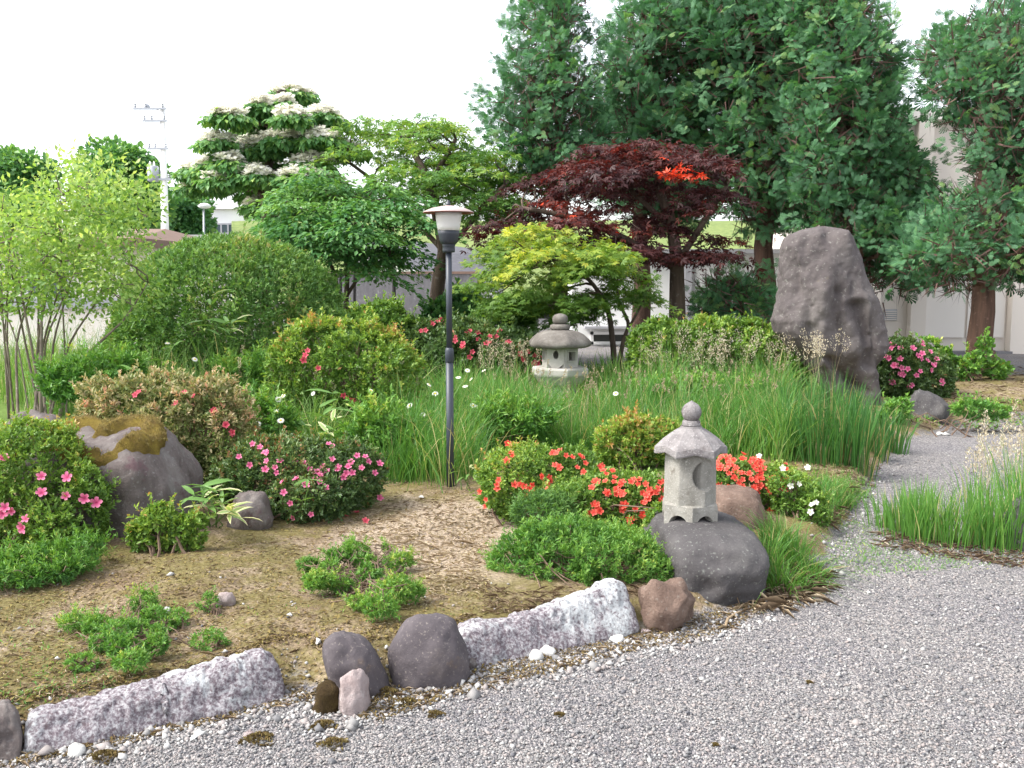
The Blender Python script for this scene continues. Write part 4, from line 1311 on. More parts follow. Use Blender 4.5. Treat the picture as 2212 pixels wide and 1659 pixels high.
# near azaleas
t, W_ = shrub('azalea_bush', 'bronze and cream leaved azalea behind the mossy boulder', 'bush', [(340, 880, 120, 88), (250, 880, 85, 78), (440, 900, 95, 85, -.1), (480, 930, 60, 70, -.2), (380, 930, 90, 80, -.15)], 6.5, 'azalea_bronze', 2400, 5, .036, .0135, .60, .20, .22, 5, 'azalea bushes', seed=9)
flowers(t, W_, jit([(385, 872), (302, 850), (488, 918), (500, 932), (420, 858), (460, 890)], 1, 8), 'rose', .020)
t, W_ = shrub('azalea_bush', 'green azalea with a few pink blooms at the left edge', 'bush', [(70, 1050, 140, 125), (170, 1090, 65, 95, -.1), (-40, 1060, 120, 130), (60, 960, 90, 48), (120, 1130, 90, 80, -.15)], 5.2, 'azalea', 3300, 5, .024, .011, .56, .17, .16, 6, 'azalea bushes', seed=10, shoots=.08)
flowers(t, W_, jit([(90, 1030), (150, 1034), (147, 1071), (182, 1076), (16, 1092), (28, 1100), (10, 1104), (60, 1122), (54, 1138), (90, 1064), (205, 1085), (12, 995)], 0, 4), 'pink', .028)
t, W_ = shrub('azalea_bush', 'dark azalea covered with bright pink flowers left of the lamp pole', 'bush', [(640, 1030, 120, 85), (560, 1030, 85, 85), (740, 1030, 95, 82), (670, 1070, 110, 60, -.15), (500, 1050, 50, 65, .1)], 6.0, 'azalea_dark', 2400, 5, .028, .013, .60, .18, .12, 6, 'azalea bushes', seed=11)
flowers(t, W_, jit([(668, 1015), (680, 1025), (705, 1026), (690, 1045), (742, 1030), (757, 1002), (770, 987), (792, 1000), (806, 1022), (780, 1012), (720, 970), (547, 965), (562, 972), (582, 985), (606, 1000), (576, 1016), (600, 1022), (637, 1000), (642, 1040), (662, 1052), (630, 1086), (702, 1056), (672, 1108), (636, 1112), (760, 1022), (820, 1076), (542, 1006), (616, 1066), (655, 1005), (700, 1008), (730, 1015), (520, 990)], 0, 5) + [(p[0] + rng.normal(0, 12), p[1] + rng.normal(0, 9)) for p in [(680, 1025), (690, 1030), (700, 1020), (755, 1010), (775, 995), (580, 990), (560, 975), (640, 1030), (795, 1010), (600, 1010), (710, 975), (685, 1035), (745, 1020), (725, 1035), (665, 1030)]], 'pink', .022)
t, W_ = shrub('azalea_bush', 'broad azalea with coral-red flowers left of the moon lantern', 'bush', [(1120, 1050, 95, 80, .1), (1220, 1040, 95, 80, .2), (1320, 1080, 100, 68, -.1), (1390, 1090, 75, 75, -.2), (1260, 1090, 100, 55, -.15), (1150, 995, 60, 35, .3), (1440, 1130, 45, 42, -.55)], 5.7, 'azalea', 2900, 5, .026, .0115, .48, .16, .12, 7, 'azalea bushes', seed=12)
flowers(t, W_, jit([(1108, 970), (1108, 990), (1197, 985), (1200, 1007), (1222, 990), (1256, 992), (1166, 1030), (1177, 1046), (1141, 1056), (1152, 1066), (1131, 1050), (1055, 1076), (1077, 1047), (1246, 1012), (1292, 1012), (1322, 1022)], 2, 10, 8)
        + jit([(1346, 1051), (1366, 1046), (1331, 1061), (1311, 1066), (1381, 1041), (1396, 1071), (1401, 1060), (1386, 1086), (1423, 1046), (1413, 1066), (1424, 1081), (1386, 1111), (1396, 1116), (1371, 1116), (1341, 1071), (1286, 1091), (1281, 1106), (1464, 1130), (1291, 1046), (1458, 1141), (1350, 1090), (1310, 1030)], 2, 11, 9), 'coral', .020)
t, W_ = shrub('azalea_bush', 'azalea thick with coral-red flowers right of the moon lantern', 'bush', [(1590, 1050, 80, 65), (1660, 1060, 75, 62), (1550, 1040, 60, 60, .1), (1720, 1080, 45, 55)], 6.0, 'azalea', 2800, 5, .026, .012, .42, .16, .12, 7, 'azalea bushes', seed=13)
fl = [(rng.uniform(1545, 1640), rng.uniform(985, 1065)) for _ in range(70)] + [(rng.uniform(1620, 1705), rng.uniform(1000, 1100)) for _ in range(30)]
flowers(t, W_, fl, 'coral', .020)
t, W_ = shrub('azalea_bush', 'small azalea with white flowers beside the grass tuft, right of the moon lantern', 'bush', [(1735, 1085, 45, 48), (1760, 1110, 35, 40, -.1), (1700, 1050, 35, 30)], 5.75, 'azalea', 2800, 5, .024, .011, .4, .14, .12, 7, 'azalea bushes', seed=14)
flowers(t, W_, [(1690, 1012), (1745, 1010), (1762, 1088), (1755, 1092), (1706, 1050), (1752, 1106), (1722, 1046), (1640, 985)], 'white', .019)
shrub('azalea_bush', 'pale yellow-green azalea in the grass behind the moon lantern', 'bush', [(1370, 945, 70, 52), (1430, 950, 50, 45), (1320, 960, 45, 40)], 7.3, 'azalea', 1900, 6, .035, .014, .75, .14, .16, 5, 'azalea bushes', seed=15)
shrub('low_bush', 'fine-leaved fresh green bush in front of the coral azalea', 'bush', [(1170, 1210, 95, 75), (1270, 1225, 110, 82, -.05), (1110, 1240, 65, 58), (1350, 1235, 85, 65, -.05), (1420, 1245, 35, 32, -.1), (1230, 1180, 100, 60, .12), (1330, 1190, 70, 50, .1)], 4.65, 'fresh', 4200, 6, .024, .0062, .55, .16, .22, 9, 'low green bushes', twig_n=60, seed=16, stem_r=.004, shoots=.12)
t, W_ = shrub('low_bush', 'straggly open bush behind the dark round cobbles', 'bush', [(765, 1190, 34, 22), (728, 1200, 30, 18), (862, 1212, 32, 15), (668, 1218, 24, 10), (690, 1255, 40, 20), (800, 1240, 26, 20), (735, 1262, 26, 14), (852, 1272, 36, 24), (818, 1312, 36, 18), (897, 1278, 18, 16), (775, 1300, 22, 12), (836, 1182, 10, 8), (712, 1228, 22, 14), (790, 1215, 22, 14)], 4.3, 'fresh', 6500, 6, .019, .0052, .64, .18, .28, 14, 'low green bushes', twig_n=110, core=False, seed=17, stem_r=.0035, each=True, shoots=.10)
shrub('low_bush', 'sprawling soft green bush behind the left edging slab', 'bush', [(165, 1342, 30, 13), (205, 1348, 36, 15), (262, 1362, 38, 18), (308, 1298, 24, 15), (326, 1330, 30, 16), (270, 1395, 40, 20), (335, 1392, 30, 20), (225, 1385, 26, 14), (285, 1425, 36, 18), (340, 1360, 22, 12), (370, 1345, 18, 10), (300, 1350, 22, 12)], 3.95, 'fresh', 6500, 6, .018, .0050, .60, .18, .28, 14, 'low green bushes', twig_n=80, core=False, seed=18, stem_r=.003, each=True, shoots=.10)
for (cx, cy, rx, rz, Y, lab) in ((455, 1385, 34, 18, 3.95, 'tiny green seedling right of the sprawling soft bush'), (385, 1335, 22, 18, 4.1, 'tiny upright seedling between the soft bush and bare soil'), (450, 1305, 18, 20, 4.25, 'tiny seedling furthest back on the mossy soil'), (180, 1430, 30, 18, 3.75, 'tiny seedling left below the sprawling soft bush')):
    shrub('seedling', lab, 'seedling', [(cx, cy, rx, rz), (cx + rx * .5, cy + 4, rx * .6, rz * .7)], float(G(np.array(float(cx)), np.array(cy + rz * .8))[1]), 'fresh', 4200, 6, .018, .005, .6, .14, .2, 12, 'seedlings on the moss', twig_n=10, core=False)
shrub('low_bush', 'little leafy bush at the foot of the mossy boulder', 'bush', [(345, 1128, 40, 32), (390, 1136, 32, 24), (302, 1145, 28, 20), (345, 1105, 18, 18), (422, 1130, 22, 24)], 5.0, 'azalea', 3600, 6, .027, .013, .55, .14, .16, 8, 'low green bushes', twig_n=24, seed=19)
shrub('low_bush', 'small blue-green juniper tuft below the coral azalea', 'bush', [(1180, 1098, 62, 30), (1145, 1105, 36, 22)], 5.25, 'yew', 2800, 7, .03, .006, .4, .1, .16, 9, 'low green bushes', twig_n=12, seed=20)
shrub('ivy_plant', 'climbing leafy plant at the foot of the right cypress', 'plant', [(2040, 770, 20, 20), (2090, 790, 30, 20), (2150, 795, 28, 22), (2010, 742, 16, 12), (2075, 805, 26, 16), (2125, 755, 14, 30)], 13.6, 'fresh', 360, 5, .07, .04, .55, .16, .25, 4, twig_n=20, core=False, seed=21)
shrub('weedy_bush', 'low bright green weeds on both sides of the small dark rock', 'bush', [(1940, 882, 30, 20), (1925, 900, 26, 18), (2105, 884, 40, 16), (2150, 890, 30, 12)], 9.6, 'fresh', 900, 6, .045, .018, .5, .16, .2, 5, twig_n=14, core=False, seed=22)
shrub('weedy_bush', 'green undergrowth below the right end of the retaining wall', 'bush', [(960, 690, 40, 60), (1000, 680, 40, 50), (925, 720, 30, 40)], 15.5, 'broad_green', 500, 5, .09, .05, .5, .16, .25, 3, twig_n=14, core=False, seed=23)

shrub('weedy_bush', 'leafy weeds sprawling below the left-hand azalea', 'weeds', [(30, 1205, 50, 26), (95, 1200, 45, 24), (150, 1195, 38, 24), (195, 1180, 26, 22), (60, 1240, 50, 16), (130, 1232, 40, 16), (0, 1245, 40, 18), (180, 1215, 30, 16)], 4.8, 'fresh', 2600, 6, .030, .007, .42, .16, .3, 9, twig_n=30, core=False, seed=24, stem_r=.003, each=True, shoots=.15)
for lab, lobes, Y in (('leafy weeds in the meadow right of the bronze azalea', [(560, 890, 40, 30), (600, 910, 40, 28), (540, 930, 30, 24)], 7.2), ('leafy weeds left of the lamp pole behind the pink azalea', [(830, 920, 46, 34), (870, 935, 40, 28), (790, 940, 44, 26)], 7.1),
                      ('leafy weeds at the foot of the dome hedge', [(560, 800, 50, 36), (610, 815, 40, 30), (500, 810, 40, 30)], 9.2), ('leafy weeds behind the bronze azalea, left of the dome hedge', [(200, 810, 60, 40), (270, 800, 50, 40), (140, 830, 50, 36)], 8.6), ('leafy weeds in the tall grass right of the lamp pole', [(1080, 900, 44, 26), (1150, 905, 40, 24)], 7.9),
                      ('leafy weeds before the foot of the wide azalea hedge', [(1500, 850, 60, 26), (1590, 855, 60, 26), (1420, 850, 50, 24)], 9.8)):
    shrub('weedy_bush', lab, 'weeds', lobes, Y, 'fresh', 900, 6, .055, .016, .45, .18, .35, 6, twig_n=14, core=False, seed=25, stem_r=.004, shoots=.25)
# ------------------------------------------------------------------ rocks
def ico(sub):
    bm = bmesh.new()
    bmesh.ops.create_icosphere(bm, subdivisions=sub, radius=1.0)
    V = np.array([v.co[:] for v in bm.verts]); T = np.array([[v.index for v in f.verts] for f in bm.faces])
    bm.free()
    return V, T


ICO = {k: ico(k) for k in (1, 2, 3, 4, 5)}


def rock_mesh(size, seed, sub=4, p=2.0, amp=.12, freq=1.6, fine=.02, cuts=0, squash=True, rotz=0.0, shear=None, pocks=0.0):
    V, T = ICO[sub]
    d = V.copy()
    e = p
    k = (np.abs(d) ** e).sum(1) ** (-1 / e)
    v = d * k[:, None]
    q = d * freq + seed * 7.31
    v *= (1 + amp * fbm(q, 3, seed))[:, None]
    lr = np.random.default_rng(seed)
    for c in range(cuts):
        n = norm(lr.normal(size=(1, 3)))[0]
        lim = lr.uniform(.62, .85)
        h_ = v @ n
        v = v - np.maximum(0, h_ - lim)[:, None] * n * .9
    v = v * np.asarray(size)
    m_ = min(size)
    nn = norm(v / np.asarray(size) ** 2)
    v = v + nn * (fine * fbm(v * 14 / 1.0, 4, seed + 5, .6))[:, None]
    if pocks:
        v = v - nn * (pocks * np.maximum(0, fbm(v * 26, 3, seed + 8, .6) - .1))[:, None]
    if shear is not None:
        v[:, 0] += shear * v[:, 2]
    c_, s_ = math.cos(rotz), math.sin(rotz)
    v = np.stack([v[:, 0] * c_ - v[:, 1] * s_, v[:, 0] * s_ + v[:, 1] * c_, v[:, 2]], -1)
    return v, T


def rock(name, label, cat, loc, size, seed, mat, group=None, **kw):
    v, T = rock_mesh(size, seed, **kw)
    me = new_mesh(name, v, T, None, True)
    o = link(name, me, M[mat])
    o.location = tuple(float(a) for a in loc)
    return tag(o, label, cat, group)


# the upright boulder: horizontal sections following its silhouette, with a deep body
Yk = 11.0
prof = [(884, 1806, 1902), (850, 1792, 1898), (815, 1770, 1893), (790, 1748, 1894), (765, 1722, 1914), (745, 1700, 1920), (715, 1676, 1916), (692, 1670, 1908), (665, 1678, 1902), (640, 1684, 1893),
        (605, 1687, 1876), (570, 1688, 1864), (540, 1690, 1853), (518, 1697, 1846), (507, 1706, 1842), (498, 1728, 1832), (492, 1752, 1812), (489.5, 1770, 1795)]
ys_ = np.linspace(890, 489.6, 120)
pr = np.array(prof)[::-1]
lf = np.interp(ys_, pr[:, 0], pr[:, 1]); rg = np.interp(ys_, pr[:, 0], pr[:, 2])
NT = 110
th = np.linspace(0, 2 * math.pi, NT, endpoint=False)
V = []
for i, y in enumerate(ys_):
    a, c = P(lf[i], y, Yk), P(rg[i], y, Yk)
    cx, hw = (a[0] + c[0]) / 2, (c[0] - a[0]) / 2
    tt = i / (len(ys_) - 1)
    hd = min(.42, hw * .75) * (1 - .25 * tt)
    ex = 2.0 / 2.6
    cs, sn = np.cos(th), np.sin(th)
    x = cx + hw * np.sign(cs) * np.abs(cs) ** ex
    yy = Yk + .05 + hd * np.sign(sn) * np.abs(sn) ** ex
    V.append(np.stack([x, yy, np.full(NT, a[2])], -1))
V = np.array(V)
ctr = V.mean(1, keepdims=True)
outw = norm((V - ctr) * [1, 1, .0] + 1e-6)
w1 = fbm(V * [3.2, 3.2, 0.9], 3, 31)
groove = -np.abs(fbm(V * [3.4, 3.4, .8] + 5, 2, 37))
fine = fbm(V * 9, 4, 41, .55)
edge = np.abs(np.cos(th))[None, :] ** 3
V = V + outw * ((.075 * w1 + .12 * (groove + .3)) * (1 - .75 * edge) + .016 * fine)[..., None]
V[..., 2] += .02 * fbm(V * 4, 2, 44)
# central crease and shoulder on the right-hand flank
def crease(px0, py0, px1, py1, wpx, dep):
    global V
    a, c = P(px0, py0, Yk), P(px1, py1, Yk)
    f = np.clip((a[2] - V[..., 2]) / (a[2] - c[2] + 1e-6), 0, 1)
    inside = sstep(0, .12, (a[2] - V[..., 2]) / (a[2] - c[2])) * (1 - sstep(.88, 1, (a[2] - V[..., 2]) / (a[2] - c[2])))
    xc = a[0] + (c[0] - a[0]) * f + .02 * np.sin(V[..., 2] * 9)
    g_ = np.exp(-((V[..., 0] - xc) / (wpx * pxm(Yk))) ** 2) * inside
    front = (V[..., 1] < Yk)
    V[..., 1] += dep * g_ * front
crease(1792, 610, 1802, 790, 9, .10)
crease(1836, 640, 1868, 800, 16, .13)
crease(1735, 690, 1745, 800, 12, .08)
crease(1770, 760, 1860, 850, 14, .10)
n0 = len(ys_) * NT
Vf = np.concatenate([V.reshape(-1, 3), [V[0].mean(0)], [V[-1].mean(0) + [0, 0, .01]]])
Tq = []
for i in range(len(ys_) - 1):
    j = np.arange(NT); j2 = (j + 1) % NT
    Tq.append(np.stack([i * NT + j, i * NT + j2, (i + 1) * NT + j2], -1)); Tq.append(np.stack([i * NT + j, (i + 1) * NT + j2, (i + 1) * NT + j], -1))
j = np.arange(NT); j2 = (j + 1) % NT
Tq.append(np.stack([np.full(NT, n0), j2, j], -1)); Tq.append(np.stack([np.full(NT, n0 + 1), (len(ys_) - 1) * NT + j, (len(ys_) - 1) * NT + j2], -1))
o = link('standing_boulder', new_mesh('standing_boulder', Vf, np.concatenate(Tq), None, True), M['boulder'])
tag(o, 'tall upright grey-purple boulder tapering at its foot in the iris grass', 'boulder')

# mossy boulder at left
def rock_on(name, label, cat, px0, px1, top, bottom, seed, mat, deep=.9, sink=.5, group=None, **kw):
    """a stone resting on the ground: silhouette px0..px1, top..bottom, bottom = its front foot"""
    gf = G(np.array((px0 + px1) / 2.), np.array(float(bottom)))
    Yf = gf[1]
    rx = (px1 - px0) / 2 * pxm(Yf) * 1.03
    ry = rx * deep
    Yc = Yf + ry * .75
    rx = (px1 - px0) / 2 * pxm(Yc)
    c = P((px0 + px1) / 2, 700, Yc)
    zt = P(0, top, Yc - ry * .1)[2]
    zg = float(hgt(c[0], Yc))
    rz = (zt - zg) * (.5 + sink * .5) + .01
    return rock(name, label, cat, (c[0], Yc, zt - rz), (rx, ry, rz), seed, mat, group, **kw)


V0, T = ICO[5]
e = 4.2
v = V0 * ((np.abs(V0) ** e).sum(1) ** (-1 / e))[:, None]
v *= (1 + .07 * fbm(V0 * 1.6 + 3, 3, 3))[:, None]
vx, vy, vz = v.T
mc = P(244, 1000, 5.5)
X_ = mc[0] + np.where(vx > 0, .42 * (1 - .22 * sstep(-.1, 1.0, vz)), .44) * vx - .02 * vz
Y_ = 5.52 + .36 * vy
zt_ = .605 + (Y_ - 5.16) * .126 + .03 * fbm(np.stack([X_ * 5, Y_ * 5, X_ * 0], -1), 2, 4)
Z_ = -.02 + (zt_ + .02) * (vz + 1) / 2
vw = np.stack([X_, Y_, Z_], -1)
nn = norm(np.stack([np.sign(vx) * np.abs(vx) ** 3.2 / .42, np.sign(vy) * np.abs(vy) ** 3.2 / .36, np.sign(vz) * np.abs(vz) ** 3.2 / .36], -1))
vw += nn * (.014 * fbm(vw * [9, 9, 2.2], 4, 9, .6) + .008 * fbm(vw * 26, 3, 10))[:, None]
mb = thing('mossy_boulder', 'grey-brown boulder topped with a cushion of ochre moss at left', 'boulder', (mc[0], 5.5, float(hgt(mc[0], 5.5))))
link('stone', new_mesh('stone', vw, T, None, True), M['moss_boulder'], mb)
# moss: a thick cushion round the rim, bare hollows left in the middle
hn = fbm(vw * 7, 4, 71)
e1 = ((vx + .40) / .24) ** 2 + ((vy + .08) / .56) ** 2
e2 = ((vx - .28) / .32) ** 2 + ((vy + .05) / .60) ** 2
e3 = ((vx + .06) / .16) ** 2 + ((vy + .35) / .30) ** 2
bare = np.minimum(np.minimum(e1, e2), e3) + .3 * hn
rim = sstep(.84, .94, vz + .09 * hn + .06 * np.sin(vx * 7))
mask = rim * np.where(vz > .6, sstep(.75, 1.35, bare), 1.0)
mv = vw + nn * (.050 * mask ** .6 + .007 * fbm(vw * 45, 3, 77) * mask)[:, None] - nn * .008 * (mask < .05)[:, None]
keep = mask[T].max(1) > .06
used = np.unique(T[keep]); remap = np.zeros(len(mv), int); remap[used] = np.arange(len(used))
link('moss', new_mesh('moss', mv[used], remap[T[keep]], None, True), M['moss'], mb)
Lm = Leaves()
sel = rng.choice(used, 9000)
sel = sel[mask[sel] > .3]
Lm.put('needle', mv[sel] + rng.normal(0, .006, (len(sel), 3)), nn[sel] + rng.normal(0, .5, (len(sel), 3)), randdir(len(sel)), .010, .014, .6 + .6 * rng.random(len(sel)))
tag(Lm.build('moss_tufts', M['moss_bit'], mb), kind='stuff')

rock('grey_boulder', 'small grey boulder half hidden behind the mossy boulder', 'boulder', P(78, 930, 6.1), (.16, .15, .12), 5, 'moss_boulder', sub=4, p=2.3)
rock_on('round_boulder', 'rounded grey stone between the mossy boulder and the pink azalea', 'boulder', 482, 570, 1064, 1142, 6, 'moss_boulder', .9, .5, sub=4, p=2.3, amp=.06)
rock('lantern_boulder', 'large smooth dark boulder carrying the moon lantern', 'boulder', (P(1522, 1225, 4.85)[0], 4.90, .085), (.265, .50, .222), 8, 'dark_rock', sub=5, p=3.4, amp=.07, fine=.006)
rock('brown_boulder', 'reddish brown boulder behind the moon lantern', 'boulder', P(1578, 1118, 5.62), (.19, .22, .18), 9, 'brown_stone', sub=4, p=2.8, amp=.08, fine=.006)
rock_on('tan_stone', 'rough tan stone wedged between the pale slab and the dark boulder', 'stone', 1388, 1512, 1258, 1362, 12, 'brown_stone', .9, .6, sub=4, p=3.0, amp=.16, fine=.014, cuts=4)
rock_on('dark_cobble', 'domed dark cobble left of the pale edging slab', 'stone', 832, 1010, 1332, 1482, 14, 'dark_cobble', .85, .55, 'dark cobbles in the edging', sub=5, p=2.3, amp=.07, fine=.003)
rock_on('dark_cobble', 'leaning dark cobble behind the small pinkish stone', 'stone', 688, 815, 1366, 1505, 15, 'dark_cobble', 1.1, .5, 'dark cobbles in the edging', sub=5, p=2.4, amp=.07, fine=.003, rotz=.3, shear=-.3)
rock_on('pinkish_stone', 'small pale pinkish stone in front of the leaning cobble', 'stone', 706, 786, 1450, 1542, 16, 'pinkish_stone', .8, .4, sub=4, p=2.8, amp=.16, fine=.008, cuts=4)
rock_on('moss_stone', 'brown moss covered stone left of the small pinkish stone', 'stone', 662, 716, 1480, 1540, 17, 'moss_dark', .9, .4, sub=4, p=2.2, amp=.15, fine=.012)
rock_on('dark_rock', 'small dark pointed rock right of the pink azalea by the boulder', 'rock', 1972, 2066, 840, 922, 18, 'dark_rock', .8, .5, sub=4, p=2.6, amp=.15, cuts=5)
rock_on('edge_rock', 'dark rock at the right edge among grass tufts', 'rock', 2192, 2290, 1085, 1190, 19, 'dark_rock', 1.0, .5, sub=4, p=2.4)


def slab(name, label, pa, pb, h, w, seed, mat, prof):
    """edging slab running between two points of its front foot line; prof: height along it"""
    a, c = G(np.array(float(pa[0])), np.array(float(pa[1]))), G(np.array(float(pb[0])), np.array(float(pb[1])))
    ln = np.linalg.norm((c - a)[:2]); ang = math.atan2(c[1] - a[1], c[0] - a[0])
    NL, NC = 170, 64
    u = np.linspace(-1, 1, NL); th = np.linspace(0, 2 * math.pi, 4001)
    ex = 2 / 6.0
    cy, cz = np.sign(np.cos(th)) * np.abs(np.cos(th)) ** ex, np.sign(np.sin(th)) * np.abs(np.sin(th)) ** ex
    al = np.concatenate([[0], np.cumsum(np.hypot(np.diff(cy), np.diff(cz)))])
    tq = np.arange(NC) / NC * al[-1]
    cy, cz = np.interp(tq, al, cy), np.interp(tq, al, cz)
    endr = np.clip(1 - np.abs(u) ** 26, 0.0, 1) ** .5
    hh = np.interp(u, [p_[0] for p_ in prof], [p_[1] for p_ in prof]) * h
    Xs = np.repeat((u * ln / 2)[:, None], NC, 1)
    Ys = w / 2 + (w / 2) * cy[None] * (.25 + .75 * endr[:, None])
    Zs = -.05 + (hh[:, None] + .05) * (cz[None] + 1) / 2
    Zs = Zs.min() + (Zs - Zs.min()) * (.6 + .4 * endr[:, None])
    Ys = Ys + .55 * np.maximum(0, Zs) * np.clip(1 - Ys / w, 0, 1)
    V = np.stack([Xs, Ys, Zs], -1)
    o_ = norm(np.stack([np.zeros_like(Xs), np.repeat(cy[None], NL, 0), np.repeat(cz[None], NL, 0)], -1))
    q = V + seed * 3.3
    dsp = .016 * fbm(q * 4, 2, seed) + .007 * fbm(q * 16, 3, seed + 3, .6) - .012 * np.maximum(0, fbm(q * 30, 2, seed + 7) - .05) + .003 * fbm(q * 60, 2, seed + 9)
    V = V + o_ * dsp[..., None]
    V[..., 0] += .012 * fbm(q * 9, 3, seed + 11) + np.sign(Xs) * .02 * fbm(q * [0, 9, 9], 2, seed + 13)
    ca, sa = math.cos(ang), math.sin(ang)
    x = V[..., 0] * ca - V[..., 1] * sa; y = V[..., 0] * sa + V[..., 1] * ca
    W3 = np.stack([x, y, V[..., 2]], -1).reshape(-1, 3)
    i = np.arange(NL - 1)[:, None] * NC; j = np.arange(NC)[None]; j2 = (j + 1) % NC
    Q = np.stack([i + j, i + j2, i + NC + j2, i + NC + j], -1).reshape(-1, 4)
    Fs = [tuple(f) for f in Q.tolist()] + [tuple(range(NC)), tuple((NL - 1) * NC + k for k in range(NC - 1, -1, -1))]
    o = link(name, new_mesh(name, W3, Fs, None, True), M[mat])
    mid = (a + c) / 2
    o.location = (mid[0], mid[1], mid[2])
    return tag(o, label, 'edging stone', 'edging slabs along the gravel')


slab('edging_slab', 'long rough grey-purple edging slab at lower left', (48, 1636), (632, 1512), .140, .17, 21, 'rough_slab', [(-1, .78), (-.6, .75), (0, .85), (.5, 1.05), (.85, 1.12), (1, .8)])
slab('edging_slab', 'pale white-patched edging slab in front of the low green bush', (1006, 1448), (1388, 1366), .19, .18, 22, 'pale_slab', [(-1, .62), (-.7, .72), (-.3, .74), (.3, .80), (.7, 1.02), (.9, 1.05), (1, .9)])
slab('edging_slab', 'dark mossy end of an edging slab at the lower left corner', (-260, 1700), (38, 1642), .15, .18, 23, 'moss_boulder', [(-1, 1), (1, 1)])

# loose stones along the slabs
for k, (px, py, s, mm, lab) in enumerate([(1328, 1382, .030, 'white_stone', 'flat white stone chip before the right end of the pale slab'), (1182, 1412, .024, 'white_stone', 'white chip at the foot of the pale slab, left of the flat chip'), (1160, 1425, .018, 'white_stone', 'smallest white chip at the foot of the pale slab'),
                                       (425, 1592, .024, 'white_stone', 'pale angular pebble before the long rough slab'), (1012, 1438, .022, 'moss_boulder', 'flat grey pebble between dome cobble and pale slab'), (688, 1418, .018, 'white_stone', 'white pebble beside the leaning cobble'),
                                       (1395, 1365, .022, 'pinkish_stone', 'pinkish pebble at the right end of the pale slab'), (490, 1305, .035, 'pinkish_stone', 'flat pale stone sunk in the mossy soil'), (625, 1330, .016, 'white_stone', 'white pebble on soil left of the straggly bush'), (360, 1322, .016, 'white_stone', 'white pebble right of the sprawling soft bush'),
                                       (910, 1075, .022, 'white_stone', 'pale stone on bare soil near the lamp foot'), (2040, 940, .045, 'white_stone', 'pale stone on the gravel path by the small dark rock'), (165, 1626, .016, 'white_stone', 'white pebble below the long rough slab'), (540, 1588, .015, 'pinkish_stone', 'pinkish pebble below the right end of the long slab')]):
    g = G(np.array(float(px)), np.array(float(py)))
    rock('loose_stone', lab, 'stone', g + [0, 0, s * .3], (s * 1.3, s, s * .6), 60 + k, mm, 'loose stones', sub=3, p=2.6, amp=.2, cuts=5, rotz=rng.uniform(0, 3))

# ------------------------------------------------------------------ stone lanterns
def hexring(r, z, n=6, rot=0.0, c=(0, 0)):
    a = np.arange(n) * 2 * math.pi / n + rot
    return np.stack([c[0] + r * np.cos(a), c[1] + r * np.sin(a), np.full(n, z)], -1)


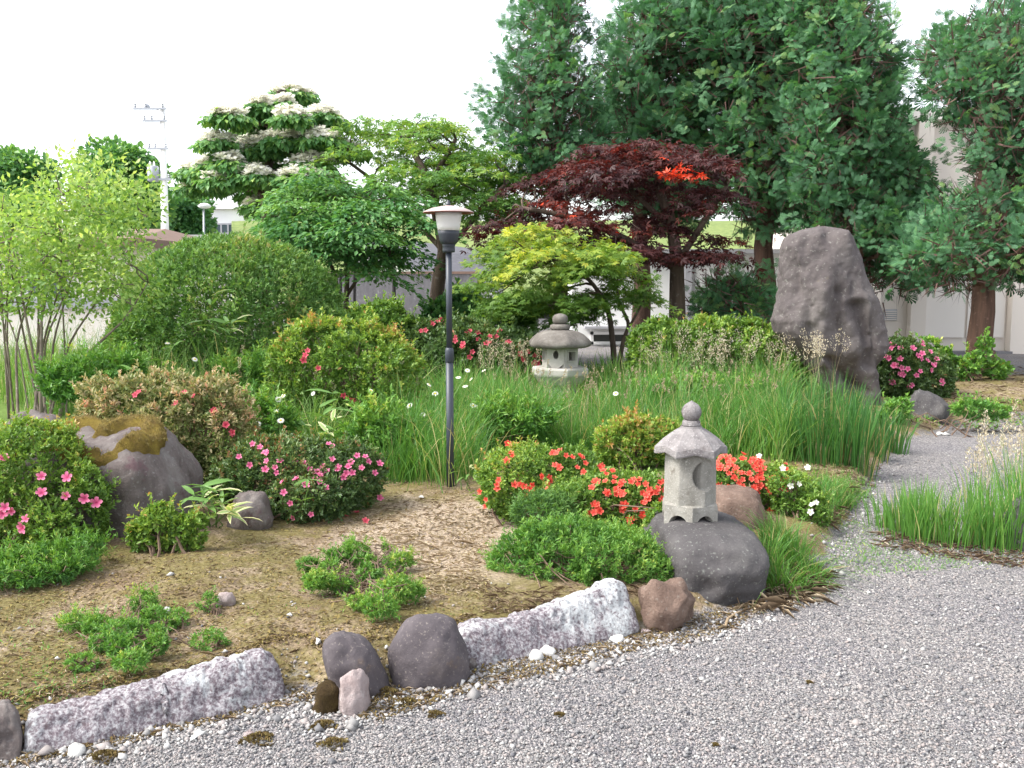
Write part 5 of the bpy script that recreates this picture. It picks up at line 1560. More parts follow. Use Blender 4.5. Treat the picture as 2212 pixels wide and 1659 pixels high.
def moon_lantern():
    lp = P(1489, 1124, 4.95)
    # rests on the boulder's top
    t = thing('moon_lantern', 'small granite lantern with a crescent moon carving on the dark boulder', 'stone lantern', lp)
    X, Y, Z = lp
    s = pxm(4.95)           # metres per unit
    # foot: hexagonal plinth with an arch cut in each side
    N = 6 * 24
    rot = R(-95)
    def hexr(a, r, rnd=.10):
        b_ = (a - rot) % (math.pi / 3) - math.pi / 6
        return r * (math.cos(math.pi / 6) / np.cos(b_)) * (1 - rnd * 0) 
    aa = np.arange(N) * 2 * math.pi / N + rot
    f = ((aa - rot) % (math.pi / 3)) / (math.pi / 3)          # 0..1 along a side
    arch = np.where(np.abs(f - .5) < .36, np.sqrt(np.maximum(0, 1 - ((f - .5) / .36) ** 2)) * 22 * s, 0)
    r0, r1 = 66 * s, 64 * s
    rows = []
    for r, z, ar in ((r0, 0, 1), (r0, 34 * s, 0), (r0 * .985, 42 * s, 0), (r1 * .93, 45 * s, 0)):
        R_ = hexr(aa, r)
        rows.append(np.stack([R_ * np.cos(aa), R_ * np.sin(aa), z + ar * arch], -1))
    rin = [np.stack([hexr(aa, r0 * .72) * np.cos(aa), hexr(aa, r0 * .72) * np.sin(aa), arch], -1)]
    V = np.concatenate(rin + rows) + lp
    Fs = []
    for i in range(4):
        for j in range(N):
            j2 = (j + 1) % N
            Fs.append((i * N + j, i * N + j2, (i + 1) * N + j2, (i + 1) * N + j))
    Fs.append(tuple(4 * N + j for j in range(N)))
    link('foot', new_mesh('foot', V, Fs), M['granite'], t)
    # body: round column with the moon scooped out
    z0, z1 = 43 * s, 158 * s
    NA, NZ = 160, 120
    th = np.arange(NA) * 2 * math.pi / NA
    zz = np.linspace(z0, z1, NZ)
    TH, ZZ = np.meshgrid(th, zz)
    rb = 54 * s
    hb = (TH - R(-65)) % (math.pi / 3) - math.pi / 6
    RR = rb * 1.06 * (.25 + .75 * math.cos(math.pi / 6) / np.cos(hb))
    RR *= 1 - .03 * (ZZ - z0) / (z1 - z0)
    # moon on the front right (camera is at -Y)
    a0 = R(-58)
    u = (TH - (a0 + 2 * math.pi)) * rb * 1.0; v_ = ZZ - (z0 + 66 * s)
    rm = 34 * s
    inside = sstep(0, 1.6 * s, rm - np.sqrt(u ** 2 + v_ ** 2))
    dep = np.clip((rm * 1.05 - (u + rm * .12)) / (2 * rm), 0, 1)
    RR = RR - inside * 30 * s * dep ** 1.2
    V = np.stack([RR * np.cos(TH), RR * np.sin(TH), ZZ], -1).reshape(-1, 3) + lp
    i = np.arange(NZ - 1)[:, None] * NA; j = np.arange(NA)[None]; j2 = (j + 1) % NA
    Q = np.stack([i + j, i + j2, i + NA + j2, i + NA + j], -1).reshape(-1, 4)
    link('body', new_mesh('body', V, Q, None, True), M['granite'], t)
    # roof: six-sided with lifted eaves
    N = 6 * 16
    rrot = R(-63)
    aa = np.arange(N) * 2 * math.pi / N + rrot
    f = ((aa - rrot) % (math.pi / 3)) / (math.pi / 3)
    def hr(r): return r * math.cos(math.pi / 6) / np.cos((aa - rrot) % (math.pi / 3) - math.pi / 6)
    lift = (1 - np.abs(2 * f - 1)) ** 1.2 * 8 * s
    rows = []
    for r, z, lf_ in ((10, 156, 0), (50, 155, .0), (70, 150, 1.0), (79, 150, 1.0), (80, 153, 1.0), (79, 165, 1.0), (76, 168, .9), (60, 184, .45), (44, 196, .2), (32, 204, .1), (25, 208, 0), (24, 211, 0), (10, 211.5, 0)):
        R_ = hr(r * s)
        if r < 30: R_ = np.full(N, r * s * .95)
        rows.append(np.stack([R_ * np.cos(aa), R_ * np.sin(aa), z * s + lift * lf_], -1))
    V = np.concatenate(rows) + lp
    Fs = []
    for i in range(len(rows) - 1):
        for j in range(N):
            j2 = (j + 1) % N
            Fs.append((i * N + j, i * N + j2, (i + 1) * N + j2, (i + 1) * N + j))
    Fs.append(tuple((len(rows) - 1) * N + j for j in range(N)))
    o = link('roof', new_mesh('roof', V, Fs), M['granite_roof'], t)
    # finial: neck and jewel
    b = MB()
    b.lathe([(20 * s, 211.6 * s), (20.5 * s, 214 * s), (19 * s, 222 * s), (17 * s, 224 * s)], 32, lp); b.build('neck', M['granite_roof'], t, True)
    b = MB()
    b.lathe([(14 * s, 224.2 * s), (17.5 * s, 228 * s), (21 * s, 236 * s), (21.8 * s, 243 * s), (20 * s, 250 * s), (15 * s, 257 * s), (9 * s, 261.5 * s), (3.5 * s, 264.5 * s), (.4 * s, 267 * s)], 32, lp); b.build('finial', M['granite_roof'], t, True)


moon_lantern()


def snow_lantern():
    Y = 11.0
    g = ground_pt(1210, Y)
    t = thing('hexagonal_lantern', 'pale stone lantern with broad dark cap standing in the tall grass', 'stone lantern', g)
    s = pxm(Y)
    cx, cy = g[0], g[1]
    zy = lambda py: P(1210, py, Y)[2]
    rot = R(-78)
    def hexlathe(prof, mat, name, n=6, rot_=rot, smooth=False, bevel=.0):
        b = MB(); b.lathe([(r * s, z) for r, z in prof], n, (cx, cy, 0), rot_); return b.build(name, M[mat], t, smooth, bevel)
    hexlathe([(44, g[2] - .05), (44, zy(860)), (38, zy(850)), (36, zy(838)), (42, zy(830.3))], 'granite_pale', 'foot', bevel=.012)
    hexlathe([(46, zy(830)), (63, zy(809)), (64, zy(806)), (64, zy(795)), (60, zy(792))], 'granite_pale', 'platform', bevel=.01)
    # fire box with a framed window and a round hole, walls with real openings
    z0, z1 = zy(791.7), zy(746)
    hx = hexring(40 * s, 0, 6, rot, (cx, cy))
    b = MB()
    for k in range(6):
        p, q = hx[k], hx[(k + 1) % 6]
        e = (q - p); L_ = np.linalg.norm(e); e = e / L_
        inn = np.array([cx, cy, 0]) - (p + q) / 2; inn = inn / np.linalg.norm(inn)
        th_ = .045
        H = z1 - z0
        def quad(u0, u1, w0, w1):
            a_ = [(u0, w0), (u1, w0), (u1, w1), (u0, w1)]
            o_ = [p + e * u * L_ + np.array([0, 0, z0 + w * H]) for u, w in a_]
            i_ = [x + inn * th_ for x in o_]
            b.add(o_ + i_, [(0, 1, 2, 3), (7, 6, 5, 4), (0, 4, 5, 1), (1, 5, 6, 2), (2, 6, 7, 3), (3, 7, 4, 0)])
        mid = (p + q) / 2 - np.array([cx, cy, 0])
        if k % 2 == 0:
            quad(0, 1, 0, .32); quad(0, 1, .74, 1); quad(0, .24, .32, .74); quad(.76, 1, .32, .74)
        else:
            # octagon-cut round hole near the upper part
            m_ = 10
            cu, cw, ru, rw = .5, .6, .16, .20
            an = np.linspace(0, 2 * math.pi, m_, endpoint=False)
            inner = [p + e * (cu + ru * math.cos(a)) * L_ + np.array([0, 0, z0 + (cw + rw * math.sin(a)) * H]) for a in an]
            outer = []
            for a in an:
                c_, s_ = math.cos(a), math.sin(a)
                k_ = min((.5 / abs(c_)) if abs(c_) > 1e-6 else 9, ((.4 if s_ > 0 else .6) / abs(s_)) if abs(s_) > 1e-6 else 9)
                outer.append(p + e * (cu + k_ * c_) * L_ + np.array([0, 0, z0 + (cw + k_ * s_) * H]))
            rec = [x + inn * th_ for x in inner]
            b.add(outer + inner + rec, [(i, (i + 1) % m_, m_ + (i + 1) % m_, m_ + i) for i in range(m_)] + [(m_ + i, m_ + (i + 1) % m_, 2 * m_ + (i + 1) % m_, 2 * m_ + i) for i in range(m_)])
            quad(0, .02, 0, 1); quad(.98, 1, 0, 1)
    b.build('fire_box', M['granite_pale'], t)
    for k in (0, 2, 4):   # raised window frames
        p, q = hx[k], hx[(k + 1) % 6]; e = (q - p); L_ = np.linalg.norm(e); e /= L_
        outn = (p + q) / 2 - np.array([cx, cy, 0]); outn /= np.linalg.norm(outn)
        H = z1 - z0
        fb = MB()
        for (u0, u1, w0, w1) in ((.19, .81, .27, .32), (.19, .81, .74, .79), (.19, .24, .32, .74), (.76, .81, .32, .74)):
            o_ = [p + e * u * L_ + np.array([0, 0, z0 + w * H]) + outn * .012 for u, w in ((u0, w0), (u1, w0), (u1, w1), (u0, w1))]
            i_ = [x - outn * .011 for x in o_]
            fb.add(o_ + i_, [(0, 1, 2, 3), (0, 4, 5, 1), (1, 5, 6, 2), (2, 6, 7, 3), (3, 7, 4, 0)])
        fb.build('window_frame', M['granite_pale'], t)
    # cap
    N = 6 * 12
    aa = np.arange(N) * 2 * math.pi / N + rot
    f = ((aa - rot) % (math.pi / 3)) / (math.pi / 3)
    rows = []
    for r, py, lf_ in ((36, 745.6, 0), (62, 750, .5), (69, 748, 1), (70, 741, 1), (64, 733, .7), (52, 722, .4), (40, 716, .2), (28, 713, 0), (20, 712.4, 0)):
        R_ = r * s * (.45 + .55 * math.cos(math.pi / 6) / np.cos((aa - rot) % (math.pi / 3) - math.pi / 6)) / (.45 + .55)
        corner = np.abs(2 * f - 1) ** 2
        rows.append(np.stack([cx + R_ * np.cos(aa), cy + R_ * np.sin(aa), zy(py) + corner * lf_ * 3 * s], -1))
    V = np.concatenate(rows)
    Fs = []
    for i in range(len(rows) - 1):
        for j in range(N):
            j2 = (j + 1) % N
            Fs.append((i * N + j, i * N + j2, (i + 1) * N + j2, (i + 1) * N + j))
    Fs.append(tuple((len(rows) - 1) * N + j for j in range(N)))
    link('cap', new_mesh('cap', V, Fs, None, True), M['granite_weathered'], t)
    hexlathe([(20, zy(712)), (22, zy(709)), (22, zy(703)), (17, zy(700))], 'granite_weathered', 'neck', 24, 0, True)
    hexlathe([(12, zy(699.7)), (16, zy(696)), (17, zy(690)), (16, zy(684)), (12, zy(680)), (5, zy(677.5)), (1, zy(677))], 'granite_weathered', 'finial', 24, 0, True)


snow_lantern()

# ------------------------------------------------------------------ garden lamp
def garden_lamp():
    g = G(np.array(973.), np.array(1050.))
    Y = g[1]
    t = thing('garden_lamp', 'tall garden lamp with flat hat, white diffuser and dark slim pole', 'lamp', g)
    s = pxm(Y)
    z = lambda py: P(973, py, Y)[2]
    def la(prof, mat, name, n=32):
        b = MB(); b.lathe([(r * s, zz) for r, zz in prof], n, (g[0], g[1], 0)); return b.build(name, M[mat], t, True)
    la([(8.2, g[2] - .1), (8.2, z(783))], 'lamp_pole', 'lower_pole', 20)
    la([(8.2, z(782.8)), (9.6, z(781)), (9.6, z(758)), (8.5, z(753)), (6.6, z(751))], 'lamp_pole', 'pole_joint', 20)
    la([(6.5, z(750.8)), (6.5, z(546))], 'lamp_pole', 'upper_pole', 20)
    la([(7, z(545.8)), (13, z(545)), (13.5, z(540)), (13.0, z(532)), (14, z(531)), (14, z(528.3))], 'lamp_metal', 'collar', 24)
    la([(13, z(528)), (17, z(526)), (20, z(518)), (22.5, z(506)), (23.5, z(498.3))], 'lamp_metal', 'bowl')
    la([(23.6, z(498)), (25, z(488)), (27.5, z(470)), (28.5, z(458.3))], 'lamp_glass', 'diffuser')
    la([(26, z(458)), (30, z(457.8)), (52, z(460.5)), (54.5, z(459.8))], 'lamp_hat_under', 'hat_underside', 40)
    la([(54.6, z(459.5)), (54, z(458)), (47, z(454.5)), (36, z(450)), (20, z(446.5)), (8, z(444.2))], 'lamp_hat', 'hat', 40)
    la([(4.5, z(444)), (4.5, z(440)), (3.2, z(439)), (3.0, z(433.5)), (1.5, z(432.5))], 'lamp_metal', 'knob', 14)


garden_lamp()

# ------------------------------------------------------------------ grasses
def gsample(poly, n):
    q = poly_sample(poly, n)
    g = G(q[:, 0], q[:, 1])
    return g


def clump_bases(g, k, sp):
    b_ = np.repeat(g, k, 0)
    b_[:, :2] += rng.normal(0, sp, (len(b_), 2))
    b_[:, 2] = hgt(b_[:, 0], b_[:, 1]) - .01
    return b_


def grass_field(name, label, poly, n, k, h, w, mat, lean=.35, tone=.45, sp=.05, heads=0, head_h=1.25, head_len=.14, head_tone=.5):
    g = gsample(poly, n)
    b_ = clump_bases(g, k, sp)
    N = len(b_)
    tn = np.repeat(tone + .15 * rng.normal(size=n) + .15 * fbm(g * 1.5, 2, 4), k) + .10 * rng.normal(size=N)
    tn = np.where(rng.random(N) < .09, 1.0, np.clip(tn, 0, .92))
    hh = h * np.repeat(np.clip(rng.uniform(.6, 1.15, n) + .45 * fbm(g * [1.6, 1.6, 0], 2, 14), .35, 1.5), k) * rng.uniform(.45, 1.12, N)
    L = Leaves()
    ln = rng.normal(0, lean * .55, (N, 2)) + np.repeat(rng.normal(0, lean * .4, (n, 2)), k, 0)
    L.blades(b_, hh, w * rng.uniform(.6, 1.2, N), ln, tn)
    o = L.build(name, M[mat])
    tag(o, label, 'grass', None, 'stuff')
    return g


def seed_heads(name, label, bases, h, mat='seed', tone=.55, size=.15, thick=.02, bits=34):
    L = Leaves()
    n = len(bases)
    h = np.broadcast_to(np.asarray(h, float), (n,))
    ln = rng.normal(0, .10, (n, 2))
    tips = L.blades(bases, h, .0035, ln, np.full(n, .25))
    N = n * bits
    f = rng.random(N)
    T_ = np.repeat(tips, bits, 0)
    B_ = np.repeat(bases, bits, 0)
    dirv = norm(T_ - B_)
    wdt = np.sin(np.clip(f, 0.02, 1) * math.pi * .85 + .3) * thick
    u = randdir(N)
    p = T_ - dirv * (f * size)[:, None] + u * wdt[:, None] * [1, 1, .4]
    L.put('leaf', p, dirv * .8 + u * .6, randdir(N), .020, .009, tone + .25 * rng.normal(size=N))
    o = L.build(name, M[mat])
    return tag(o, label, 'grass', None, 'stuff')


grass_field('tall_grass', 'tall fine green grass around the lamp pole and behind the coral azalea',
            [(815, 1040), (960, 1050), (1015, 1035), (1050, 985), (1300, 975), (1440, 985), (1450, 900), (1290, 872), (1100, 868), (960, 872), (860, 930)], 620, 22, .58, .007, 'grass', .55, .42, sp=.07)
grass_field('tall_grass', 'tall green grass between the moon lantern and the iris clumps',
            [(1440, 985), (1560, 990), (1700, 1000), (1715, 950), (1700, 890), (1560, 868), (1400, 866), (1430, 900)], 420, 22, .62, .007, 'grass', .5, .40, sp=.07)
grass_field('tall_grass', 'grass around the foot of the hexagonal lantern and the maple stems', [(950, 880), (1700, 880), (1740, 840), (1560, 815), (1300, 810), (1000, 815)], 420, 16, .50, .010, 'grass', .35, .4, sp=.09)
grass_field('meadow_grass', 'pale tangled meadow grass between the bronze azalea and the lamp', [(500, 985), (620, 975), (820, 985), (890, 935), (900, 905), (640, 900), (600, 830), (440, 830), (470, 930)], 480, 15, .58, .0070, 'meadow', .75, .45, sp=.07)
grass_field('meadow_grass', 'mixed meadow grass in front of the dome hedge', [(120, 900), (520, 880), (620, 830), (560, 800), (300, 800), (60, 815), (-100, 850)], 460, 14, .86, .009, 'meadow', .42, .40, sp=.1)
grass_field('weed_patch', 'short soft weeds below the left-hand azalea', [(-40, 1275), (60, 1262), (170, 1240), (240, 1190), (200, 1150), (100, 1150), (-40, 1170)], 120, 9, .10, .006, 'fresh', .8, .5, sp=.03)
grass_field('weed_patch', 'thin weeds sprouting in the gravel right of the grass tuft', [(1780, 1230), (1850, 1240), (2212, 1220), (2260, 1190), (1950, 1170), (1830, 1120), (1780, 1160)], 420, 9, .035, .005, 'fresh', 1.0, .6, sp=.035)
grass_field('weed_patch', 'sparse sprouts over the mossy bed', [(-40, 1600), (300, 1500), (640, 1440), (700, 1380), (980, 1340), (1050, 1290), (900, 1330), (620, 1300), (480, 1330), (300, 1290), (100, 1280), (-40, 1300)], 560, 5, .026, .005, 'fresh', 1.1, .55, sp=.02)
grass_field('weed_patch', 'small weeds along the path behind the right-hand grass', [(1960, 925), (2230, 930), (2240, 880), (2120, 850), (2050, 880), (1960, 900)], 110, 10, .09, .010, 'fresh', .8, .5, sp=.06)
grass_field('weed_patch', 'short grass between the white azalea and the right-hand tufts', [(1770, 1110), (1850, 1100), (1880, 1050), (1820, 1030), (1750, 1060)], 80, 14, .14, .005, 'grass', .7, .5, sp=.03)

grass_field('meadow_grass', 'tall loose grass stalks before the yellow-green azalea mound', [(430, 905), (900, 905), (930, 870), (620, 865), (430, 860)], 170, 9, .78, .007, 'meadow', .8, .5, sp=.08)
seed_heads('seed_heads', 'pale feathery seed heads before the dome hedge', gsample([(150, 870), (300, 850), (540, 850), (640, 830), (560, 800), (200, 810)], 70), rng.uniform(.85, 1.2, 70), size=.22, thick=.040, tone=.7)
seed_heads('seed_heads', 'tan seed heads in front of the wide azalea hedge', gsample([(1380, 880), (1700, 885), (1720, 855), (1400, 850)], 150), rng.uniform(.60, .95, 150), size=.20, thick=.042, tone=.65)
seed_heads('seed_heads', 'tan seed heads left of the hexagonal lantern', gsample([(1030, 890), (1160, 885), (1150, 860), (1040, 860)], 34), rng.uniform(.55, .85, 34), size=.18, thick=.025)
seed_heads('seed_heads', 'pale plume heads before the foot of the upright boulder', gsample([(1720, 905), (1810, 905), (1800, 880), (1730, 880)], 20), rng.uniform(.75, .95, 20), size=.18, thick=.04, tone=.7)
seed_heads('seed_heads', 'reddish thin seed heads in the grass behind the moon lantern', gsample([(1050, 960), (1700, 960), (1690, 890), (1100, 890)], 150), rng.uniform(.45, .66, 150), size=.06, thick=.008, tone=.05, bits=14)
seed_heads('seed_heads', 'pinkish wispy seed heads at the right edge', gsample([(2080, 1110), (2260, 1120), (2270, 1010), (2120, 1020)], 46), rng.uniform(.35, .62, 46), size=.20, thick=.018, tone=.6, bits=40)
seed_heads('seed_heads', 'scattered seed stalks in the pale meadow grass', gsample([(500, 960), (900, 960), (900, 860), (520, 860)], 60), rng.uniform(.5, .8, 60), size=.10, thick=.012, tone=.5)


def tuft(name, label, px, py, h, n, w, mat, spread, lean, group, tone=.45, cat='grass tuft', sag=0.0):
    g = G(np.array(float(px)), np.array(float(py)))
    b_ = clump_bases(g[None], n, spread)
    out = (b_ - g)[:, :2]
    ln = out / max(spread, 1e-3) * lean * .6 + rng.normal(0, lean * .4, (n, 2))
    L = Leaves()
    tn = tone + .16 * rng.normal(size=n); tn = np.where(rng.random(n) < .06, 1, np.clip(tn, 0, .92))
    L.blades(b_, h * rng.uniform(.55, 1.08, n), w * rng.uniform(.7, 1.2, n), ln, tn, sag)
    o = L.build(name, M[mat])
    V = o.data
    tag(o, label, cat, group)


for i, (px, py, h) in enumerate([(1720, 990, .62), (1765, 1000, .68), (1808, 1002, .70), (1850, 1012, .66), (1890, 995, .50), (1925, 975, .46), (1740, 950, .70), (1800, 955, .74), (1860, 955, .54), (1770, 915, .56), (1840, 915, .44), (1690, 945, .66)]):
    lab = ['iris clump nearest the coral azalea in the front row', 'second iris clump of the front row before the boulder', 'third iris clump of the front row before the boulder', 'foremost iris clump right of centre before the boulder', 'iris clump near the right end of the row', 'short arching iris clump at the right end of the row',
           'iris clump in the middle row at left', 'tall iris clump in the middle row under the boulder', 'iris clump in the middle row at right', 'iris clump at the left foot of the boulder', 'iris clump touching the right foot of the boulder', 'iris clump at the far left among the tall grass'][i]
    tuft('iris_clump', lab, px, py, h, 90, .010, 'iris', .06, .22, 'iris clumps before the boulder', .42, 'iris clump')
for i, (px, py, h) in enumerate([(1925, 1140, .28), (1960, 1160, .36), (2005, 1168, .40), (2050, 1176, .38), (2095, 1170, .34), (2140, 1180, .40), (2180, 1185, .52), (2225, 1180, .60), (2120, 1130, .42), (2195, 1120, .62), (1985, 1115, .30)]):
    lab = ['leftmost short tuft of the right-hand grass row', 'second tuft from the left in the right-hand row', 'third tuft from the left in the right-hand row', 'fourth tuft, middle of the right-hand row', 'fifth tuft from the left in the right-hand row', 'sixth tuft of the right-hand row', 'tall tuft near the right edge, foremost',
           'tall tuft cut by the right edge', 'tuft behind the middle of the right-hand row', 'tallest yellowish tuft at the right edge, behind', 'small tuft behind the left end of the right-hand row'][i]
    tuft('grass_tuft', lab, px, py, h, 110, .0065, 'grass', .065, .22, 'grass tufts at right', .5)
for i, (px, py, h, ln) in enumerate([(1655, 1255, .30, .5), (1690, 1275, .26, .8), (1715, 1235, .30, .6), (1745, 1250, .22, .9), (1680, 1200, .30, .5)]):
    tuft('grass_tuft', ['arching tuft touching the dark lantern boulder', 'foremost drooping tuft right of the lantern boulder', 'middle arching tuft right of the lantern boulder', 'outer drooping tuft spilling onto the gravel', 'rear arching tuft beside the lantern boulder'][i],
         px, py, h, 150, .0055, 'grass', .045, ln, 'arching tufts by the lantern boulder', .55, sag=.12)
tuft('grass_tuft', 'little moss-green tuft at the foot of the lantern boulder', 1600, 1300, .04, 160, .005, 'fresh', .05, .8, 'arching tufts by the lantern boulder', .7)

# ------------------------------------------------------------------ bamboo grass and daisies
def big_leaf(name, m):
    L = Leaves()
    tv = np.array([(0, 0, 0), (.2, .09, .02), (.5, .11, .03), (.8, .06, -.03), (1, 0, -.14), (.8, -.06, -.03), (.5, -.11, .03), (.2, -.09, .02), (.5, 0, 0), (.2, 0, 0), (.8, 0, -.06)])
    T = np.array([(0, 9, 1), (0, 7, 9), (9, 8, 1), (1, 8, 2), (9, 7, 8), (7, 6, 8), (8, 10, 2), (2, 10, 3), (8, 6, 10), (6, 5, 10), (10, 4, 3), (10, 5, 4)])
    me = new_mesh(name, tv, T, {'green': .45, 'pale': 1.0}[m] * np.ones(11) if m == 'green' else np.array([.9, 1, 1, 1, 1, 1, 1, 1, .75, .8, .8]))
    me.materials.append(M['sasa'])
    return me


BL = {k: big_leaf('bamboo_leaf_' + k, k) for k in ('green', 'pale')}


def bamboo_plant(label, base, stalks, group='bamboo grass plants'):
    """stalks: list of (tip px,py, Y, nleaves, leaf length, pale fraction)"""
    g = G(np.array(float(base[0])), np.array(float(base[1]))) if base[1] is not None else base[2]
    t = thing('bamboo_grass', label, 'plant', g, group)
    for px, py, Y, n, ll, pale in stalks:
        tip = P(px, py, Y)
        b = MB()
        path = bent(g + np.array([*rng.normal(0, .02, 2), -.02]), tip, 7, .05, .02)
        b.tube(path, np.linspace(.004, .002, 7), 5)
        b.build('stalk', M['stem_green'], t)
        for i in range(n):
            a = rng.uniform(0, 2 * math.pi)
            d = Vector((math.cos(a), math.sin(a) * .7, rng.uniform(-.25, .55))).normalized()
            p = path[-1 - int(rng.integers(0, 3))]
            o = bpy.data.objects.new('leaf', BL['pale' if rng.random() < pale else 'green'])
            COL.objects.link(o)
            o.parent = t; o.matrix_parent_inverse = Matrix.Translation(-Vector(t.location))
            o.location = Vector(p)
            x = d; y = Vector((0, 0, 1)).cross(x).normalized(); zv = x.cross(y)
            mt = Matrix((x, y, zv)).transposed()
            o.rotation_euler = (mt @ Matrix.Rotation(rng.normal(0, .4), 3, 'X')).to_euler()
            s_ = ll * rng.uniform(.7, 1.15)
            o.scale = (s_, s_ * 1.0, s_)


bamboo_plant('bamboo grass with cream-edged leaves at the foot of the mossy boulder', (455, 1135), [(435, 1050, 5.2, 7, .16, .05), (465, 1060, 5.15, 7, .15, .1), (490, 1095, 5.0, 7, .14, .9), (508, 1108, 4.95, 7, .14, 1.0), (450, 1080, 5.05, 7, .14, .1), (485, 1070, 5.2, 6, .14, .2), (420, 1070, 5.1, 5, .14, .0), (522, 1118, 4.9, 5, .13, 1.0)])
bamboo_plant('tall bamboo grass sprouting before the dome hedge', (470, 850), [(455, 640, 9.6, 6, .24, .05), (490, 665, 9.6, 5, .22, .2), (440, 690, 9.6, 4, .22, .0), (510, 690, 9.5, 4, .2, .4)])
bamboo_plant('bamboo grass rising from the right of the dome hedge', (700, 860), [(690, 690, 9.0, 6, .22, .0), (655, 700, 9.0, 5, .2, .1), (735, 700, 9.1, 4, .2, .0)])
bamboo_plant('broad bladed bamboo grass in the pale meadow behind the pink azalea', (700, 960), [(720, 850, 7.4, 5, .20, .0), (690, 880, 7.3, 6, .19, .1), (740, 900, 7.2, 6, .18, .3), (710, 935, 7.1, 6, .16, .7), (660, 920, 7.2, 4, .17, .1)])
bamboo_plant('small bamboo grass right of the lamp foot', (1005, 1055), [(990, 1000, 6.4, 3, .09, .2), (1015, 1010, 6.3, 4, .09, .3), (1000, 1030, 6.3, 3, .08, .2)])
bamboo_plant('single bamboo sprout in front of the pink azalea', (660, 1120), [(665, 1035, 5.35, 4, .10, .1), (655, 1075, 5.35, 2, .08, .0)])
bamboo_plant('bamboo grass behind the bronze azalea', (330, 860), [(320, 780, 8.2, 5, .15, 0), (350, 790, 8.1, 5, .15, 0), (290, 800, 8.2, 4, .14, 0)])

# daisies
LP = Leaves()
for ring in range(14):
    a = ring * 2 * math.pi / 14
    LP.put('leaf', np.array([[.22 * math.cos(a), .22 * math.sin(a), 0]]), np.array([[math.cos(a), math.sin(a), -.12]]), np.array([[0, 0, 1.]]), .82, .36, np.array([1.]))
PET = new_mesh('daisy_petals', np.concatenate(LP.V), np.concatenate(LP.T), np.concatenate(LP.tone)); PET.materials.append(M['white_petal'])
bm_ = MB(); bm_.lathe([(.30, -.03), (.30, .03), (.22, .10), (.06, .14)], 10)
DSC = new_mesh('daisy_disc', np.concatenate(bm_.v), bm_.f); DSC.materials.append(M['daisy_disc'])
groupsD = [([(183, 768, 9), (206, 783, 9), (233, 781, 9), (362, 741, 9), (197, 797, 8.8), (153, 796, 8.8), (421, 776, 9), (246, 800, 8.6)], 'white daisy above the bronze azalea, before the dome hedge', 'daisies by the bronze azalea'),
           ([(611, 855, 7.2), (602, 862, 7.2), (598, 891, 7.1), (606, 908, 7.0), (557, 915, 7.0), (640, 961, 6.6), (752, 769, 8.6), (747, 797, 8.5), (802, 844, 8.0), (835, 885, 7.6), (658, 792, 8.4), (676, 850, 8)], 'white daisy in the pale meadow grass left of the lamp', 'daisies in the pale meadow'),
           ([(913, 896, 7.5), (885, 876, 7.6), (927, 831, 8.2), (879, 938, 7.2), (940, 850, 8)], 'white daisy just left of the lamp pole', 'daisies left of the pole'),
           ([(1032, 879, 8.0), (1017, 819, 8.6), (1005, 834, 8.4), (1022, 876, 8), (1045, 800, 9), (1330, 850, 8.6), (1010, 800, 8.8), (990, 815, 8.6)], 'white daisy in the grass right of the lamp pole', 'daisies right of the pole')]
ORD = ['first', 'second', 'third', 'fourth', 'fifth', 'sixth', 'seventh', 'eighth', 'ninth', 'tenth', 'eleventh', 'twelfth']
for pts, lab0, gr in groupsD:
    for oi, (px, py, Y) in enumerate(sorted(pts)):
        lab = ORD[oi] + ' from left, ' + lab0
        hp = P(px, py, Y)
        g = np.array([hp[0] + rng.normal(0, .04), Y + rng.normal(0, .04), 0]); g[2] = float(hgt(g[0], g[1]))
        t = thing('daisy', lab, 'daisy', g, gr)
        b = MB(); b.tube(bent(g, hp, 6, .02, .015), .0028, 4); b.build('stem', M['stem_green'], t)
        s_ = .027 * rng.uniform(.8, 1.15)
        rot = Matrix.Rotation(rng.uniform(.2, 1.0), 3, 'X') @ Matrix.Rotation(rng.normal(0, .4), 3, 'Y')
        for nm, me in (('petals', PET), ('centre', DSC)):
            o = bpy.data.objects.new(nm, me); COL.objects.link(o)
            o.parent = t; o.matrix_parent_inverse = Matrix.Translation(-Vector(t.location))
            o.location = Vector(hp); o.rotation_euler = rot.to_euler(); o.scale = (s_,) * 3

